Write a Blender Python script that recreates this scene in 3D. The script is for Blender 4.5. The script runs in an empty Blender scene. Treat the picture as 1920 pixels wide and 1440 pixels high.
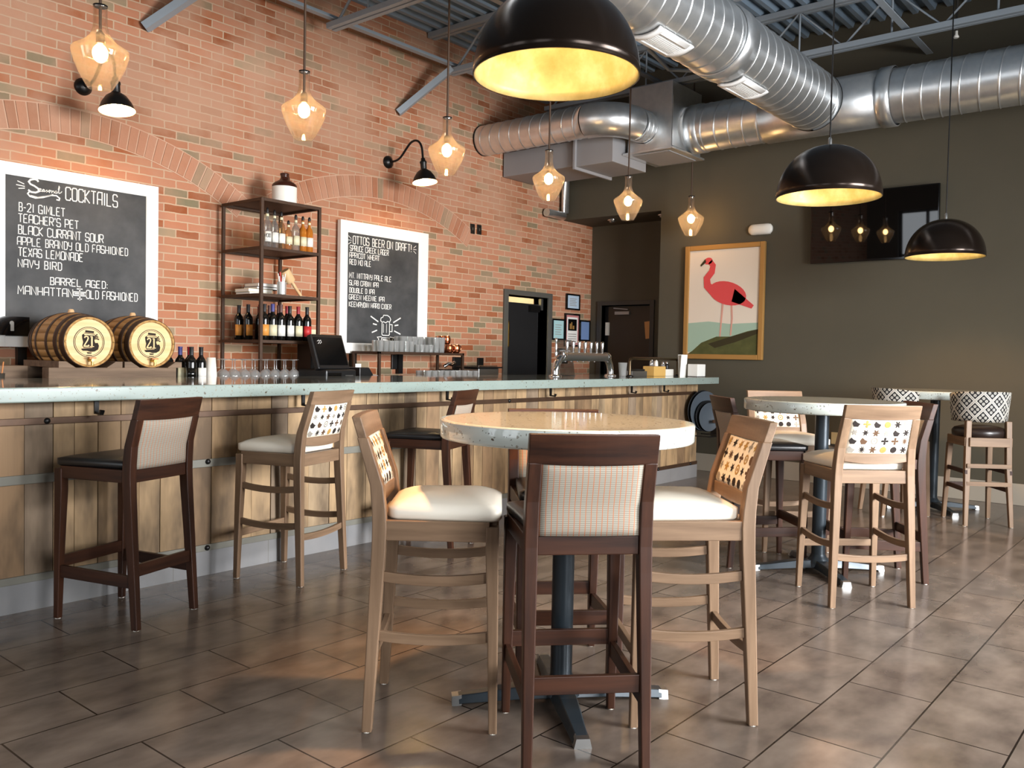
import bpy, math, random
from mathutils import Vector, Matrix
random.seed(7)
SC = bpy.context.scene
COL = SC.collection

# ------------------------------------------------------------------ camera
def make_camera():
    yaw, pitch, roll, h, f = .8775, .0331, .0199, 1.2595, 1617.5
    fw = Vector((math.sin(yaw)*math.cos(pitch), math.cos(yaw)*math.cos(pitch), -math.sin(pitch)))
    r0 = Vector((math.cos(yaw), -math.sin(yaw), 0)); u0 = r0.cross(fw)
    r = r0*math.cos(roll) + u0*math.sin(roll); u = -r0*math.sin(roll) + u0*math.cos(roll)
    cd = bpy.data.cameras.new('camera'); cd.sensor_width = 36; cd.lens = f*36/1920; cd.clip_start = .05
    co = bpy.data.objects.new('camera', cd); COL.objects.link(co)
    m = Matrix((r, u, -fw)).transposed().to_4x4(); m.translation = (0, 0, h)
    co.matrix_world = m; SC.camera = co
make_camera()

# ------------------------------------------------------------------ world, daylight, exposure
SC.view_settings.view_transform = 'Standard'; SC.view_settings.look = 'None'
SC.view_settings.gamma = 1; SC.view_settings.use_curve_mapping = False
SC.view_settings.exposure = -0.42
W = bpy.data.worlds.new('world'); SC.world = W; W.use_nodes = True
W.node_tree.nodes['Background'].inputs[0].default_value = (.75, .85, 1, 1)
W.node_tree.nodes['Background'].inputs[1].default_value = .5
SC.cycles.use_denoising = True
SC.cycles.max_bounces = 8; SC.cycles.diffuse_bounces = 4; SC.cycles.glossy_bounces = 4
SC.cycles.transparent_max_bounces = 16; SC.cycles.transmission_bounces = 6
SC.cycles.sample_clamp_indirect = 6; SC.cycles.caustics_reflective = False; SC.cycles.caustics_refractive = False

def daylight(name, loc, rot, sx, sy, power, color, spread=150):
    l = bpy.data.lights.new(name, 'AREA'); l.shape = 'RECTANGLE'; l.size = sx; l.size_y = sy
    l.energy = power; l.color = color; l.spread = math.radians(spread)
    o = bpy.data.objects.new(name, l); COL.objects.link(o); o.location = loc; o.rotation_euler = rot
# daylight coming in through the shop windows of the street wall (y = -2.6) and the end wall (x = -3.2)
WIN_S = [(.9, 1.8), (4.5, 2.4), (7.3, 1.6)]         # (centre x, width), sill .75, head 3.0; lamp powers set by hand: key light concentrated in the middle one, the others weaker
for (cx, w), pw_ in zip(WIN_S, (330, 1300, 100)):
    daylight('window_daylight', (cx, -3.3, 2.0), (math.radians(90-18), 0, 0), w+.5, 2.8, pw_, (.97, .98, 1), 130)   # sky light falls inward and down
WIN_W = [(-.3, 2.2), (3.1, 1.6), (5.3, 1.2)]
for cy, w in WIN_W:
    daylight('window_daylight', (-3.9, cy, 2.3), (0, math.radians(-90+18), 0), 3.2, w+.3, 55, (.9, .95, 1), 140)

# ------------------------------------------------------------------ node material helpers
def L(c):                      # 0-255 sRGB -> linear rgba
    o = []
    for v in c:
        v = v/255.
        o.append(v/12.92 if v <= .04045 else ((v+.055)/1.055)**2.4)
    return (*o, 1.)
class NM:
    def __init__(s, name, rough=.5, metal=0., base=(200, 200, 200), spec=.5):
        s.m = bpy.data.materials.new(name); s.m.use_nodes = True
        s.t = s.m.node_tree; s.b = s.t.nodes['Principled BSDF']
        s.b.inputs['Base Color'].default_value = L(base); s.b.inputs['Roughness'].default_value = rough
        s.b.inputs['Metallic'].default_value = metal; s.b.inputs['Specular IOR Level'].default_value = spec
        s._c = None
    def n(s, typ, ins=None, **kw):
        nd = s.t.nodes.new(typ)
        for k, v in kw.items(): setattr(nd, k, v)
        for k, v in (ins or {}).items(): s.put(nd.inputs[k], v)
        return nd
    def put(s, sock, v):
        if isinstance(v, bpy.types.NodeSocket): s.t.links.new(v, sock)
        elif isinstance(v, bpy.types.Node): s.t.links.new(v.outputs[0], sock)
        else: sock.default_value = v
    def co(s):
        if s._c is None: s._c = s.n('ShaderNodeTexCoord').outputs['Object']
        return s._c
    def mapping(s, scale=(1, 1, 1), loc=(0, 0, 0), rot=(0, 0, 0), vec=None):
        return s.n('ShaderNodeMapping', {'Vector': vec or s.co(), 'Scale': scale, 'Location': loc, 'Rotation': rot}).outputs[0]
    def noise(s, scale, detail=4, rough=.55, vec=None):
        return s.n('ShaderNodeTexNoise', {'Vector': vec or s.co(), 'Scale': scale, 'Detail': detail, 'Roughness': rough}).outputs['Fac']
    def ramp(s, fac, stops, interp='LINEAR'):
        r = s.n('ShaderNodeValToRGB', {'Fac': fac}); e = r.color_ramp; e.interpolation = interp
        while len(e.elements) < len(stops): e.elements.new(.5)
        for el, (p, c) in zip(e.elements, stops):
            el.position = p; el.color = L(c) if len(c) == 3 else c
        return r.outputs[0]
    def mix(s, fac, a, b, mode='MIX'):
        m = s.n('ShaderNodeMix', data_type='RGBA', blend_type=mode)
        s.put(m.inputs[0], fac)
        s.put(m.inputs[6], L(a) if isinstance(a, tuple) and len(a) == 3 else a)
        s.put(m.inputs[7], L(b) if isinstance(b, tuple) and len(b) == 3 else b)
        return m.outputs[2]
    def math(s, op, a, b=0., c=0.):
        m = s.n('ShaderNodeMath', operation=op)
        s.put(m.inputs[0], a); s.put(m.inputs[1], b); s.put(m.inputs[2], c)
        return m.outputs[0]
    def set(s, **kw):
        for k, v in kw.items(): s.put(s.b.inputs[k.replace('_', ' ')], v)
        return s
    def bump(s, h, strength=.3, dist=.01):
        s.put(s.b.inputs['Normal'], s.n('ShaderNodeBump', {'Height': h, 'Strength': strength, 'Distance': dist}).outputs[0]); return s
    def island(s):
        return s.n('ShaderNodeNewGeometry').outputs['Random Per Island']
M = {}
def plain(key, base, rough=.5, metal=0., spec=.5):
    M[key] = NM(key, rough, metal, base, spec).m
def speck(key, a, b, scale, rough, metal=0., spec=.5):
    k = NM(key, rough, metal, a, spec); k.set(Base_Color=k.mix(k.noise(scale), a, b)); M[key] = k.m
def emit(key, col, strength):
    k = NM(key, .5, 0, (0, 0, 0)); k.b.inputs['Emission Color'].default_value = L(col); k.b.inputs['Emission Strength'].default_value = strength; M[key] = k.m

def mat_brick(key, arch=False):
    k = NM(key, .88, 0, (180, 110, 90), .2)
    cells = [(0, (150, 84, 50)), (.10, (176, 114, 82)), (.28, (184, 122, 92)), (.46, (188, 132, 104)), (.62, (178, 120, 90)),
             (.72, (156, 138, 110)), (.79, (186, 126, 96)), (.88, (160, 90, 54)), (.94, (130, 120, 94))]
    n1 = k.noise(2.2, 5); n2 = k.noise(26, 4, .65)
    if arch:
        c = k.ramp(k.island(), cells, 'CONSTANT'); h = n2
    else:
        v = k.n('ShaderNodeSeparateXYZ', {0: k.co()})
        vec = k.n('ShaderNodeCombineXYZ', {0: k.math('ADD', v.outputs[0], .05), 1: v.outputs[2]}).outputs[0]
        wob = k.n('ShaderNodeTexNoise', {'Vector': k.co(), 'Scale': 14., 'Detail': 3.}).outputs['Color']
        vec = k.n('ShaderNodeVectorMath', {0: vec, 1: k.n('ShaderNodeVectorMath', {0: wob, 1: (.012, .012, 0)}, operation='MULTIPLY').outputs[0]}, operation='ADD').outputs[0]
        bt = k.n('ShaderNodeTexBrick', {'Vector': vec, 'Color1': (0, 0, 0, 1), 'Color2': (1, 1, 1, 1), 'Mortar': (.5, .5, .5, 1), 'Scale': 1., 'Mortar Size': .0055,
                 'Mortar Smooth': .25, 'Bias': 0., 'Brick Width': .205, 'Row Height': .0655}, offset=.5)
        c = k.ramp(bt.outputs['Color'], cells, 'CONSTANT')
        fac = bt.outputs['Fac']
    c = k.mix(k.ramp(n2, [(.42, (0, 0, 0)), (.8, (90, 90, 90))]), c, (190, 142, 112))
    zz = k.n('ShaderNodeMapRange', {0: k.n('ShaderNodeSeparateXYZ', {0: k.co()}).outputs[2], 1: 1.6, 2: 3.2, 3: .18, 4: 1.0}).outputs[0]
    smear = k.math('MULTIPLY', k.ramp(n1, [(.34, (0, 0, 0)), (.6, (225, 225, 225))]), zz)
    c = k.mix(smear, c, (188, 148, 122))
    if arch: c = k.mix(.3, c, (194, 150, 124))
    if not arch:
        mort = k.mix(smear, (196, 170, 142), (192, 156, 130))
        c = k.mix(fac, c, mort)
        h = k.math('SUBTRACT', k.math('MULTIPLY', n2, .35), fac)
    k.set(Base_Color=c); k.bump(h, .45, .006); M[key] = k.m
mat_brick('brick'); mat_brick('arch_brick', True)
plain('mortar', (205, 168, 142), .9, 0, .2)

def mat_floor():
    k = NM('floor_tile', .28, 0, (110, 90, 80), .5)
    v = k.mapping(loc=(-3.45, -.805+.305, 0))
    bt = k.n('ShaderNodeTexBrick', {'Vector': v, 'Color1': (0, 0, 0, 1), 'Color2': (1, 1, 1, 1), 'Mortar': (.5, .5, .5, 1), 'Scale': 1., 'Mortar Size': .0032,
             'Mortar Smooth': .1, 'Brick Width': .6, 'Row Height': .305}, offset=.5)
    tile = k.ramp(bt.outputs['Color'], [(0, (90, 80, 72)), (1, (106, 97, 89))])
    cl = k.noise(4.2, 4, .5, k.mapping(scale=(1, 1.6, 1)))
    c = k.mix(k.ramp(cl, [(.25, (0, 0, 0)), (.75, (255, 255, 255))]), k.mix(.55, tile, (50, 37, 30)), k.mix(.5, tile, (144, 128, 114)))
    c = k.mix(bt.outputs['Fac'], c, (26, 19, 15))
    k.set(Base_Color=c, Roughness=k.math('ADD', k.math('MULTIPLY', cl, .12), .15), Specular_IOR_Level=.42)
    k.bump(k.math('SUBTRACT', k.math('MULTIPLY', cl, .12), bt.outputs['Fac']), .3, .004); M['floor'] = k.m
mat_floor()

def mat_wood(key, a, b, rough=.42, axis=2, scale=1., rnd=True, coat=0.):
    k = NM(key, rough, 0, a, .32)
    sc = [26*scale]*3; sc[axis] = 1.6*scale
    oi = k.n('ShaderNodeObjectInfo').outputs['Random']
    off = k.n('ShaderNodeVectorMath', {0: k.co(), 1: k.n('ShaderNodeCombineXYZ', {0: k.math('MULTIPLY', oi, 7.), 1: k.math('MULTIPLY', oi, 3.)}).outputs[0]}, operation='ADD').outputs[0]
    n = k.noise(1., 6, .6, k.mapping(scale=sc, vec=off))
    k.set(Base_Color=k.ramp(n, [(.28, a), (.72, b)]), Coat_Weight=coat); k.b.inputs['Coat Roughness'].default_value = .3
    k.bump(n, .06, .002); M[key] = k.m
mat_wood('walnut', (30, 15, 9), (72, 41, 25), .42)
mat_wood('walnut_x', (30, 15, 9), (72, 41, 25), .42, 0)
mat_wood('beech', (104, 82, 63), (142, 116, 92), .42)
mat_wood('beech_x', (104, 82, 63), (142, 116, 92), .42, 0)
mat_wood('beech_y', (104, 82, 63), (142, 116, 92), .42, 1)
mat_wood('walnut_y', (30, 15, 9), (72, 41, 25), .42, 1)
mat_wood('oak', (218, 178, 118), (240, 210, 158), .5, 0, .7)
mat_wood('oak_stave', (160, 118, 68), (214, 168, 104), .55, 1, .8)
mat_wood('grey_beam', (98, 80, 64), (142, 118, 96), .7, 0)
mat_wood('light_wood', (206, 164, 116), (232, 196, 150), .6, 2)
def mat_planks():
    k = NM('planks', .62, 0, (150, 120, 90), .3)
    isl = k.island()
    off = k.n('ShaderNodeVectorMath', {0: k.co(), 1: k.n('ShaderNodeCombineXYZ', {0: k.math('MULTIPLY', isl, 9.), 2: k.math('MULTIPLY', isl, 31.)}).outputs[0]}, operation='ADD').outputs[0]
    g = k.noise(1., 7, .62, k.mapping(scale=(34, 34, 1.5), vec=off))
    st = k.noise(1., 4, .6, k.mapping(scale=(5, 5, 1.6), vec=off))
    base = k.ramp(isl, [(0, (180, 150, 112)), (.2, (164, 134, 98)), (.38, (172, 148, 116)), (.55, (156, 126, 94)), (.7, (184, 154, 116)), (.85, (150, 130, 108))], 'CONSTANT')
    c = k.mix(k.ramp(g, [(.3, (0, 0, 0)), (.7, (180, 180, 180))]), base, k.mix(.5, base, (84, 66, 50)))
    c = k.mix(k.ramp(st, [(.42, (0, 0, 0)), (.64, (225, 225, 225))]), c, (84, 69, 54))
    k.set(Base_Color=c); k.bump(g, .2, .003); M['planks'] = k.m
mat_planks()
def mat_terrazzo(key, a, b, rough):
    k = NM(key, rough, 0, a, .5)
    wv = k.n('ShaderNodeVectorMath', {0: k.co(), 1: k.n('ShaderNodeVectorMath', {0: k.n('ShaderNodeTexNoise', {'Vector': k.co(), 'Scale': 60., 'Detail': 2.}).outputs['Color'], 1: (.018, .018, .018)}, operation='MULTIPLY').outputs[0]}, operation='ADD').outputs[0]
    v = k.n('ShaderNodeTexVoronoi', {'Vector': wv, 'Scale': 42., 'Randomness': 1.})
    v2 = k.n('ShaderNodeTexVoronoi', {'Vector': wv, 'Scale': 110., 'Randomness': 1.})
    n = k.noise(5, 4)
    r1 = k.n('ShaderNodeSeparateColor', {0: v.outputs['Color']}).outputs[0]
    r2 = k.n('ShaderNodeSeparateColor', {0: v2.outputs['Color']}).outputs[1]
    def chips(vd, r, lo, rad):
        return k.math('MULTIPLY', k.math('LESS_THAN', vd, rad), k.math('GREATER_THAN', r, lo))
    c = k.mix(n, a, b)
    c = k.mix(chips(v.outputs['Distance'], r1, .80, .22), c, (140, 138, 124))
    c = k.mix(chips(v.outputs['Distance'], r1, .93, .25), c, (84, 74, 58))
    c = k.mix(chips(v2.outputs['Distance'], r2, .84, .28), c, (120, 120, 110))
    k.set(Base_Color=c, Coat_Weight=1., Coat_Roughness=.06); M[key] = k.m
mat_terrazzo('terrazzo', (206, 214, 206), (186, 194, 188), .3)
mat_terrazzo('terrazzo_bar', (148, 162, 154), (136, 149, 143), .22)
plain('black_vinyl', (24, 23, 24), .34); plain('brown_vinyl', (38, 28, 24), .32)
k = NM('cream_vinyl', .38, 0, (236, 228, 212)); k.bump(k.noise(220, 2), .04, .001); M['cream_vinyl'] = k.m
def mat_stripe():
    k = NM('stripe_fabric', .8, 0, (190, 180, 165), .2)
    s = k.n('ShaderNodeSeparateXYZ', {0: k.co()})
    fx = k.math('FRACT', k.math('MULTIPLY', s.outputs[0], 1/.0172)); fz = k.math('FRACT', k.math('MULTIPLY', s.outputs[2], 1/.0058))
    c = k.mix(k.math('LESS_THAN', fz, .45), (166, 160, 146), (130, 124, 112))
    c = k.mix(k.math('LESS_THAN', fx, .14), c, (178, 112, 78))
    k.set(Base_Color=c); k.bump(fz, .25, .001); M['stripe'] = k.m
mat_stripe()
plain('cream_fabric', (240, 232, 214), .8, 0, .2)
plain('motif_black', (48, 42, 40), .8, 0, .2); plain('motif_brown', (96, 72, 54), .8, 0, .2)
plain('motif_gold', (176, 140, 78), .8, 0, .2); plain('motif_grey', (150, 144, 134), .8, 0, .2); plain('motif_rust', (150, 84, 52), .8, 0, .2)
def mat_damask():
    k = NM('damask', .8, 0, (40, 40, 42), .2)
    uv = k.n('ShaderNodeUVMap').outputs[0]
    s = k.n('ShaderNodeSeparateXYZ', {0: uv}); u, v = s.outputs[0], s.outputs[1]
    def tri(x): return k.math('ABSOLUTE', k.math('SUBTRACT', k.math('FRACT', x), .5))
    a = tri(k.math('MULTIPLY', k.math('ADD', u, v), 1/.13)); b = tri(k.math('MULTIPLY', k.math('SUBTRACT', u, v), 1/.13))
    mn = k.math('MINIMUM', a, b)
    line = k.math('MULTIPLY', k.math('GREATER_THAN', mn, .045), k.math('LESS_THAN', mn, .10))
    line = k.math('MAXIMUM', line, k.math('LESS_THAN', mn, .015))
    fu = k.math('SUBTRACT', k.math('FRACT', k.math('MULTIPLY', k.math('ADD', u, v), 3/.13)), .5)
    fv = k.math('SUBTRACT', k.math('FRACT', k.math('MULTIPLY', k.math('SUBTRACT', u, v), 3/.13)), .5)
    rr = k.math('SQRT', k.math('ADD', k.math('MULTIPLY', fu, fu), k.math('MULTIPLY', fv, fv)))
    an = k.math('ARCTAN2', fv, fu)
    star = k.math('ADD', .30, k.math('MULTIPLY', k.math('COSINE', k.math('MULTIPLY', an, 8.)), .13))
    fl = k.math('MULTIPLY', k.math('LESS_THAN', rr, star), k.math('GREATER_THAN', rr, .13))
    fl = k.math('MULTIPLY', fl, k.math('GREATER_THAN', mn, .12))
    k.set(Base_Color=k.mix(k.math('MAXIMUM', line, fl), (38, 38, 40), (226, 222, 210))); M['damask'] = k.m
mat_damask()
def mat_wall(key, c):
    k = NM(key, .72, 0, c, .3); c2 = tuple(int(x*.93) for x in c)
    k.set(Base_Color=k.mix(k.noise(3), c, c2)); k.bump(k.noise(160, 3), .05, .002); M[key] = k.m
mat_wall('grey_paint', (90, 84, 70)); mat_wall('pale_paint', (200, 194, 184))
mat_wall('room_paint', (120, 114, 104))
plain('baseboard', (176, 166, 150), .5)
plain('trim_grey', (86, 84, 78), .45); plain('trim_dark', (62, 58, 52), .5)
plain('steel_paint', (150, 160, 168), .5); plain('deck_paint', (132, 150, 166), .55)
plain('duct_paint', (150, 150, 152), .5)
k = NM('galvanised', .3, .9, (220, 222, 222)); nn = k.noise(14, 4)
k.set(Base_Color=k.ramp(nn, [(.3, (222, 226, 228)), (.7, (236, 238, 238))]), Roughness=k.math('ADD', k.math('MULTIPLY', nn, .08), .28)); M['galvanised'] = k.m
plain('chrome', (220, 220, 220), .12, 1.); plain('steel', (170, 170, 168), .36, 1.); plain('brass', (196, 160, 84), .3, 1.)
plain('copper', (214, 128, 88), .2, 1.); plain('bronze_pipe', (96, 82, 64), .35, 1.)
plain('black_metal', (22, 21, 21), .35, .3); plain('black_gloss', (10, 10, 11), .08); plain('black_plastic', (20, 20, 21), .4)
plain('table_base', (46, 54, 60), .32, .4)
speck('rust_metal', (52, 36, 26), (78, 54, 36), 30, .55, .4)
speck('strip_dark', (62, 44, 32), (96, 72, 54), 12, .45, .5); speck('strip_grey', (104, 102, 92), (128, 126, 116), 5, .5, .2)
def mat_plinth():
    k = NM('plinth', .35, 0, (160, 158, 156), .4)
    s = k.n('ShaderNodeSeparateXYZ', {0: k.co()}); fx = k.math('FRACT', k.math('MULTIPLY', s.outputs[0], 1/.6))
    c = k.mix(k.noise(4, 4), (116, 117, 120), (142, 140, 138)); k.set(Base_Color=k.mix(k.math('LESS_THAN', fx, .006), c, (110, 106, 102))); M['plinth'] = k.m
mat_plinth()
plain('dome_outer', (44, 35, 29), .22, .7)
k = NM('gold_leaf', .5, .25, (226, 206, 150)); nn = k.noise(7, 5, .6)
k.set(Base_Color=k.ramp(nn, [(.3, (190, 164, 96)), (.5, (214, 190, 124)), (.7, (236, 220, 168))]), Roughness=k.math('ADD', k.math('MULTIPLY', nn, .3), .35)); M['gold_leaf'] = k.m
plain('enamel_white', (244, 240, 230), .35)
emit('bulb_dome', (255, 236, 196), 84); emit('bulb_bar', (255, 208, 144), 110); emit('bulb_goose', (255, 206, 132), 340); emit('bulb_small', (255, 220, 170), 30)
plain('white_paint', (246, 245, 241), .4); plain('white_ceramic', (240, 236, 226), .2); plain('white_paper', (238, 236, 230), .7, 0, .2)
k = NM('chalkboard', .6, 0, (60, 62, 64), .3); k.set(Base_Color=k.ramp(k.noise(3.5, 5), [(.3, (48, 50, 52)), (.7, (84, 84, 84))])); M['chalkboard'] = k.m
plain('chalk', (244, 242, 236), .9, 0, .1); plain('chalk_dim', (176, 174, 168), .9, 0, .1); plain('ink', (52, 46, 40), .8, 0, .1)
def mat_glass(key, tint, gl=.12, rough=.03, cloud=0., ccol=(255, 255, 255)):     # thin wall glass: clear, mirror-like at its edges, with some cloudiness (seeds in the pendants; in clear_glass, white put in for window highlights)
    m = bpy.data.materials.new(key); m.use_nodes = True; t = m.node_tree; t.nodes.clear()
    o = t.nodes.new('ShaderNodeOutputMaterial'); mx = t.nodes.new('ShaderNodeMixShader')
    tr = t.nodes.new('ShaderNodeBsdfTransparent'); g = t.nodes.new('ShaderNodeBsdfGlossy'); lw = t.nodes.new('ShaderNodeLayerWeight')
    mu = t.nodes.new('ShaderNodeMath'); mu.operation = 'MULTIPLY_ADD'; mu.inputs[1].default_value = .5; mu.inputs[2].default_value = gl*.35
    lw.inputs[0].default_value = .35; tr.inputs[0].default_value = L(tint); g.inputs[1].default_value = rough
    t.links.new(lw.outputs['Facing'], mu.inputs[0]); t.links.new(mu.outputs[0], mx.inputs[0])
    t.links.new(tr.outputs[0], mx.inputs[1]); t.links.new(g.outputs[0], mx.inputs[2]); last = mx
    if cloud:
        d1 = t.nodes.new('ShaderNodeBsdfDiffuse'); d2 = t.nodes.new('ShaderNodeBsdfTranslucent'); ms = t.nodes.new('ShaderNodeMixShader'); last = t.nodes.new('ShaderNodeMixShader')
        d1.inputs[0].default_value = L(ccol); d2.inputs[0].default_value = L(ccol); ms.inputs[0].default_value = .5; last.inputs[0].default_value = cloud
        t.links.new(d1.outputs[0], ms.inputs[1]); t.links.new(d2.outputs[0], ms.inputs[2]); t.links.new(mx.outputs[0], last.inputs[1]); t.links.new(ms.outputs[0], last.inputs[2])
    t.links.new(last.outputs[0], o.inputs[0]); M[key] = m
mat_glass('clear_glass', (240, 242, 240), .3, .03, .24); mat_glass('pendant_glass', (252, 240, 224), .12, .06, .075, (255, 240, 222)); mat_glass('acrylic', (214, 218, 220), .3, .1)
plain('bottle_dark', (16, 15, 13), .08, 0, .6); mat_glass('spirit_clear', (222, 224, 220), .2, .03, .12); plain('spirit_amber', (176, 104, 34), .08, 0, .6); mat_glass('spirit_pale', (236, 208, 166), .2, .03, .12, (236, 210, 170))
for n_, c_ in {'label_white': (236, 234, 226), 'label_orange': (222, 150, 70), 'label_cream': (222, 214, 178), 'label_red': (190, 44, 44), 'foil_blue': (70, 70, 130),
               'foil_red': (150, 30, 40), 'foil_brown': (92, 62, 58), 'foil_black': (30, 28, 28), 'cap_black': (22, 20, 20)}.items(): plain(n_, c_, .5)
plain('stoneware_brown', (60, 30, 20), .25); plain('tray_grey', (74, 82, 90), .5); plain('tray_black', (24, 25, 27), .45)
plain('tan_plastic', (216, 172, 96), .5); plain('blue_pen', (60, 110, 190), .4); plain('orange_wood', (206, 130, 70), .5)
plain('picture_gold', (176, 132, 72), .45, .2); plain('paper_blue', (186, 206, 224), .4); plain('paper_teal', (176, 214, 216), .4); plain('paper_indigo', (120, 146, 192), .4)
plain('mat_pink', (200, 130, 128), .6); plain('note_tan', (214, 156, 96), .7)
plain('art_cream', (232, 218, 200), .7, 0, .2); plain('art_teal', (166, 190, 170), .7, 0, .2); plain('art_pink', (226, 84, 84), .7, 0, .2)
plain('art_leg', (222, 164, 146), .7, 0, .2); plain('art_dark', (62, 56, 36), .7, 0, .2)
speck('art_rock', (60, 62, 34), (104, 104, 62), 9, .7, 0, .2)
plain('door_black', (26, 26, 27), .5); plain('door_brown', (62, 48, 32), .5); plain('tv_screen', (7, 6, 6), .02)
plain('book_grey', (150, 146, 140), .6); plain('cord_brown', (74, 54, 38), .5); plain('outlet_black', (18, 18, 18), .4); plain('outlet_cream', (214, 196, 150), .4)

# ------------------------------------------------------------------ mesh builder
class MB:
    def __init__(s): s.v = []; s.f = []; s.mi = []; s.sm = []; s.uv = {}; s.mats = []; s.cur = 0; s.X = Matrix()
    def mat(s, key):
        if key not in s.mats: s.mats.append(key)
        s.cur = s.mats.index(key); return s
    def at(s, m=None): s.X = m if m is not None else Matrix(); return s
    def add(s, vs, fs, smooth=False):
        b = len(s.v); s.v += [s.X @ Vector(p) for p in vs]
        for f in fs: s.f.append([b+i for i in f]); s.mi.append(s.cur); s.sm.append(smooth)
        return s
    def box(s, x0, x1, y0, y1, z0, z1):
        return s.add([(x0, y0, z0), (x1, y0, z0), (x1, y1, z0), (x0, y1, z0), (x0, y0, z1), (x1, y0, z1), (x1, y1, z1), (x0, y1, z1)],
                     [(0, 3, 2, 1), (4, 5, 6, 7), (0, 1, 5, 4), (1, 2, 6, 5), (2, 3, 7, 6), (3, 0, 4, 7)])
    def bar(s, pts, secs):          # square-section bar through points; secs = [(wx, wy)] per point, axis aligned sections in x/y
        vs = []; fs = []
        for (x, y, z), (a, b) in zip(pts, secs):
            vs += [(x-a/2, y-b/2, z), (x+a/2, y-b/2, z), (x+a/2, y+b/2, z), (x-a/2, y+b/2, z)]
        n = len(pts)
        for i in range(n-1):
            for j in range(4):
                k = (j+1) % 4; fs.append((i*4+j, i*4+k, i*4+4+k, i*4+4+j))
        fs += [(3, 2, 1, 0), tuple(4*(n-1)+j for j in range(4))]
        return s.add(vs, fs)
    def sweep(s, pts, prof, up=(0, 0, 1), closed=False, smooth=False, scale=None):
        pts = [Vector(p) for p in pts]; n = len(pts); m = len(prof); vs = []; fs = []
        for i, p in enumerate(pts):
            a = pts[(i-1) % n] if (closed or i > 0) else p; b = pts[(i+1) % n] if (closed or i < n-1) else p
            t = (b-a).normalized(); u = Vector(up)
            if abs(t.dot(u)) > .99: u = Vector((1, 0, 0)) if abs(t.x) < .9 else Vector((0, 1, 0))
            x = t.cross(u).normalized(); y = x.cross(t)
            k = scale[i] if scale else 1
            vs += [p + x*px*k + y*py*k for px, py in prof]
        for i in range(n if closed else n-1):
            for j in range(m):
                q = (j+1) % m; i2 = (i+1) % n
                fs.append((i*m+j, i*m+q, i2*m+q, i2*m+j))
        s.add(vs, fs, smooth)
        if not closed: s.add([vs[i] for i in range(m)], [tuple(reversed(range(m)))]); s.add(vs[-m:], [tuple(range(m))])
        return s
    def tube(s, pts, r, n=8, **k): return s.sweep(pts, circ(r, n), smooth=True, **k)
    def rect(s, pts, w, h, **k): return s.sweep(pts, [(-w/2, -h/2), (w/2, -h/2), (w/2, h/2), (-w/2, h/2)], **k)
    def lathe(s, prof, n=24, smooth=True, capb=True, capt=True, arc=None):
        vs = []; fs = []; m = len(prof)
        for i in range(n):
            a = 2*math.pi*i/n
            vs += [(r*math.cos(a), r*math.sin(a), z) for r, z in prof]
        for i in range(n):
            k = (i+1) % n
            for j in range(m-1): fs.append((i*m+j, k*m+j, k*m+j+1, i*m+j+1))
        s.add(vs, fs, smooth)
        if capb and prof[0][0] > 1e-6: s.add([vs[i*m] for i in range(n)], [tuple(reversed(range(n)))])
        if capt and prof[-1][0] > 1e-6: s.add([vs[i*m+m-1] for i in range(n)], [tuple(range(n))])
        return s
    def sphere(s, c, r, n=14, m=8, sz=1.):
        X = s.X; s.X = X @ Matrix.Translation(c)
        s.lathe([(max(r*math.sin(math.pi*j/m), 0), -r*sz*math.cos(math.pi*j/m)) for j in range(m+1)], n); s.X = X; return s
    def poly(s, pts, d):             # closed outline (3D points) extruded by vector d
        n = len(pts); a = [Vector(p) for p in pts]; b = [p+Vector(d) for p in a]
        return s.add(a+b, [tuple(reversed(range(n))), tuple(range(n, 2*n))]+[(i, (i+1) % n, n+(i+1) % n, n+i) for i in range(n)])
    def ribbon(s, pts, w, place, th=.0015):     # flat chalk-like stroke; place(x, z, d) -> 3D
        pts = [Vector((p[0], p[1])) for p in pts]; n = len(pts); lft = []; rgt = []
        for i, p in enumerate(pts):
            d0 = (p-pts[i-1]) if i else (pts[1]-p); d1 = (pts[i+1]-p) if i < n-1 else d0
            d0 = d0.normalized(); d1 = d1.normalized(); t = d0+d1
            t = d1 if t.length < .2 else t.normalized()
            nn = Vector((-t.y, t.x)); k = 1/max(.6, abs(nn.dot(Vector((-d1.y, d1.x)))))
            lft.append(p+nn*w/2*k); rgt.append(p-nn*w/2*k)
        vs = [place(p.x, p.y, th) for p in lft]+[place(p.x, p.y, th) for p in rgt]+[place(p.x, p.y, 0) for p in lft]+[place(p.x, p.y, 0) for p in rgt]
        fs = []
        for i in range(n-1):
            fs += [(i, n+i, n+i+1, i+1), (i, i+1, 2*n+i+1, 2*n+i), (n+i+1, n+i, 3*n+i, 3*n+i+1)]
        fs += [(0, 2*n, 3*n, n), (n-1, 2*n-1, 4*n-1, 3*n-1)]
        return s.add(vs, fs)
    def shell(s, front, back, nu, nv, smooth=True):   # closed slab between two surfaces f(u,v)
        vs = [front(i/nu, j/nv) for j in range(nv+1) for i in range(nu+1)]; o = len(vs)
        vs += [back(i/nu, j/nv) for j in range(nv+1) for i in range(nu+1)]; fs = []; w = nu+1
        for j in range(nv):
            for i in range(nu):
                a = j*w+i; fs.append((a, a+1, a+w+1, a+w)); fs.append((o+a, o+a+w, o+a+w+1, o+a+1))
        for i in range(nu):
            a = i; fs.append((a+1, a, o+a, o+a+1)); a = nv*w+i; fs.append((a, a+1, o+a+1, o+a))
        for j in range(nv):
            a = j*w; fs.append((a, a+w, o+a+w, o+a)); a = j*w+nu; fs.append((a+w, a, o+a, o+a+w))
        return s.add(vs, fs, smooth)
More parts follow.
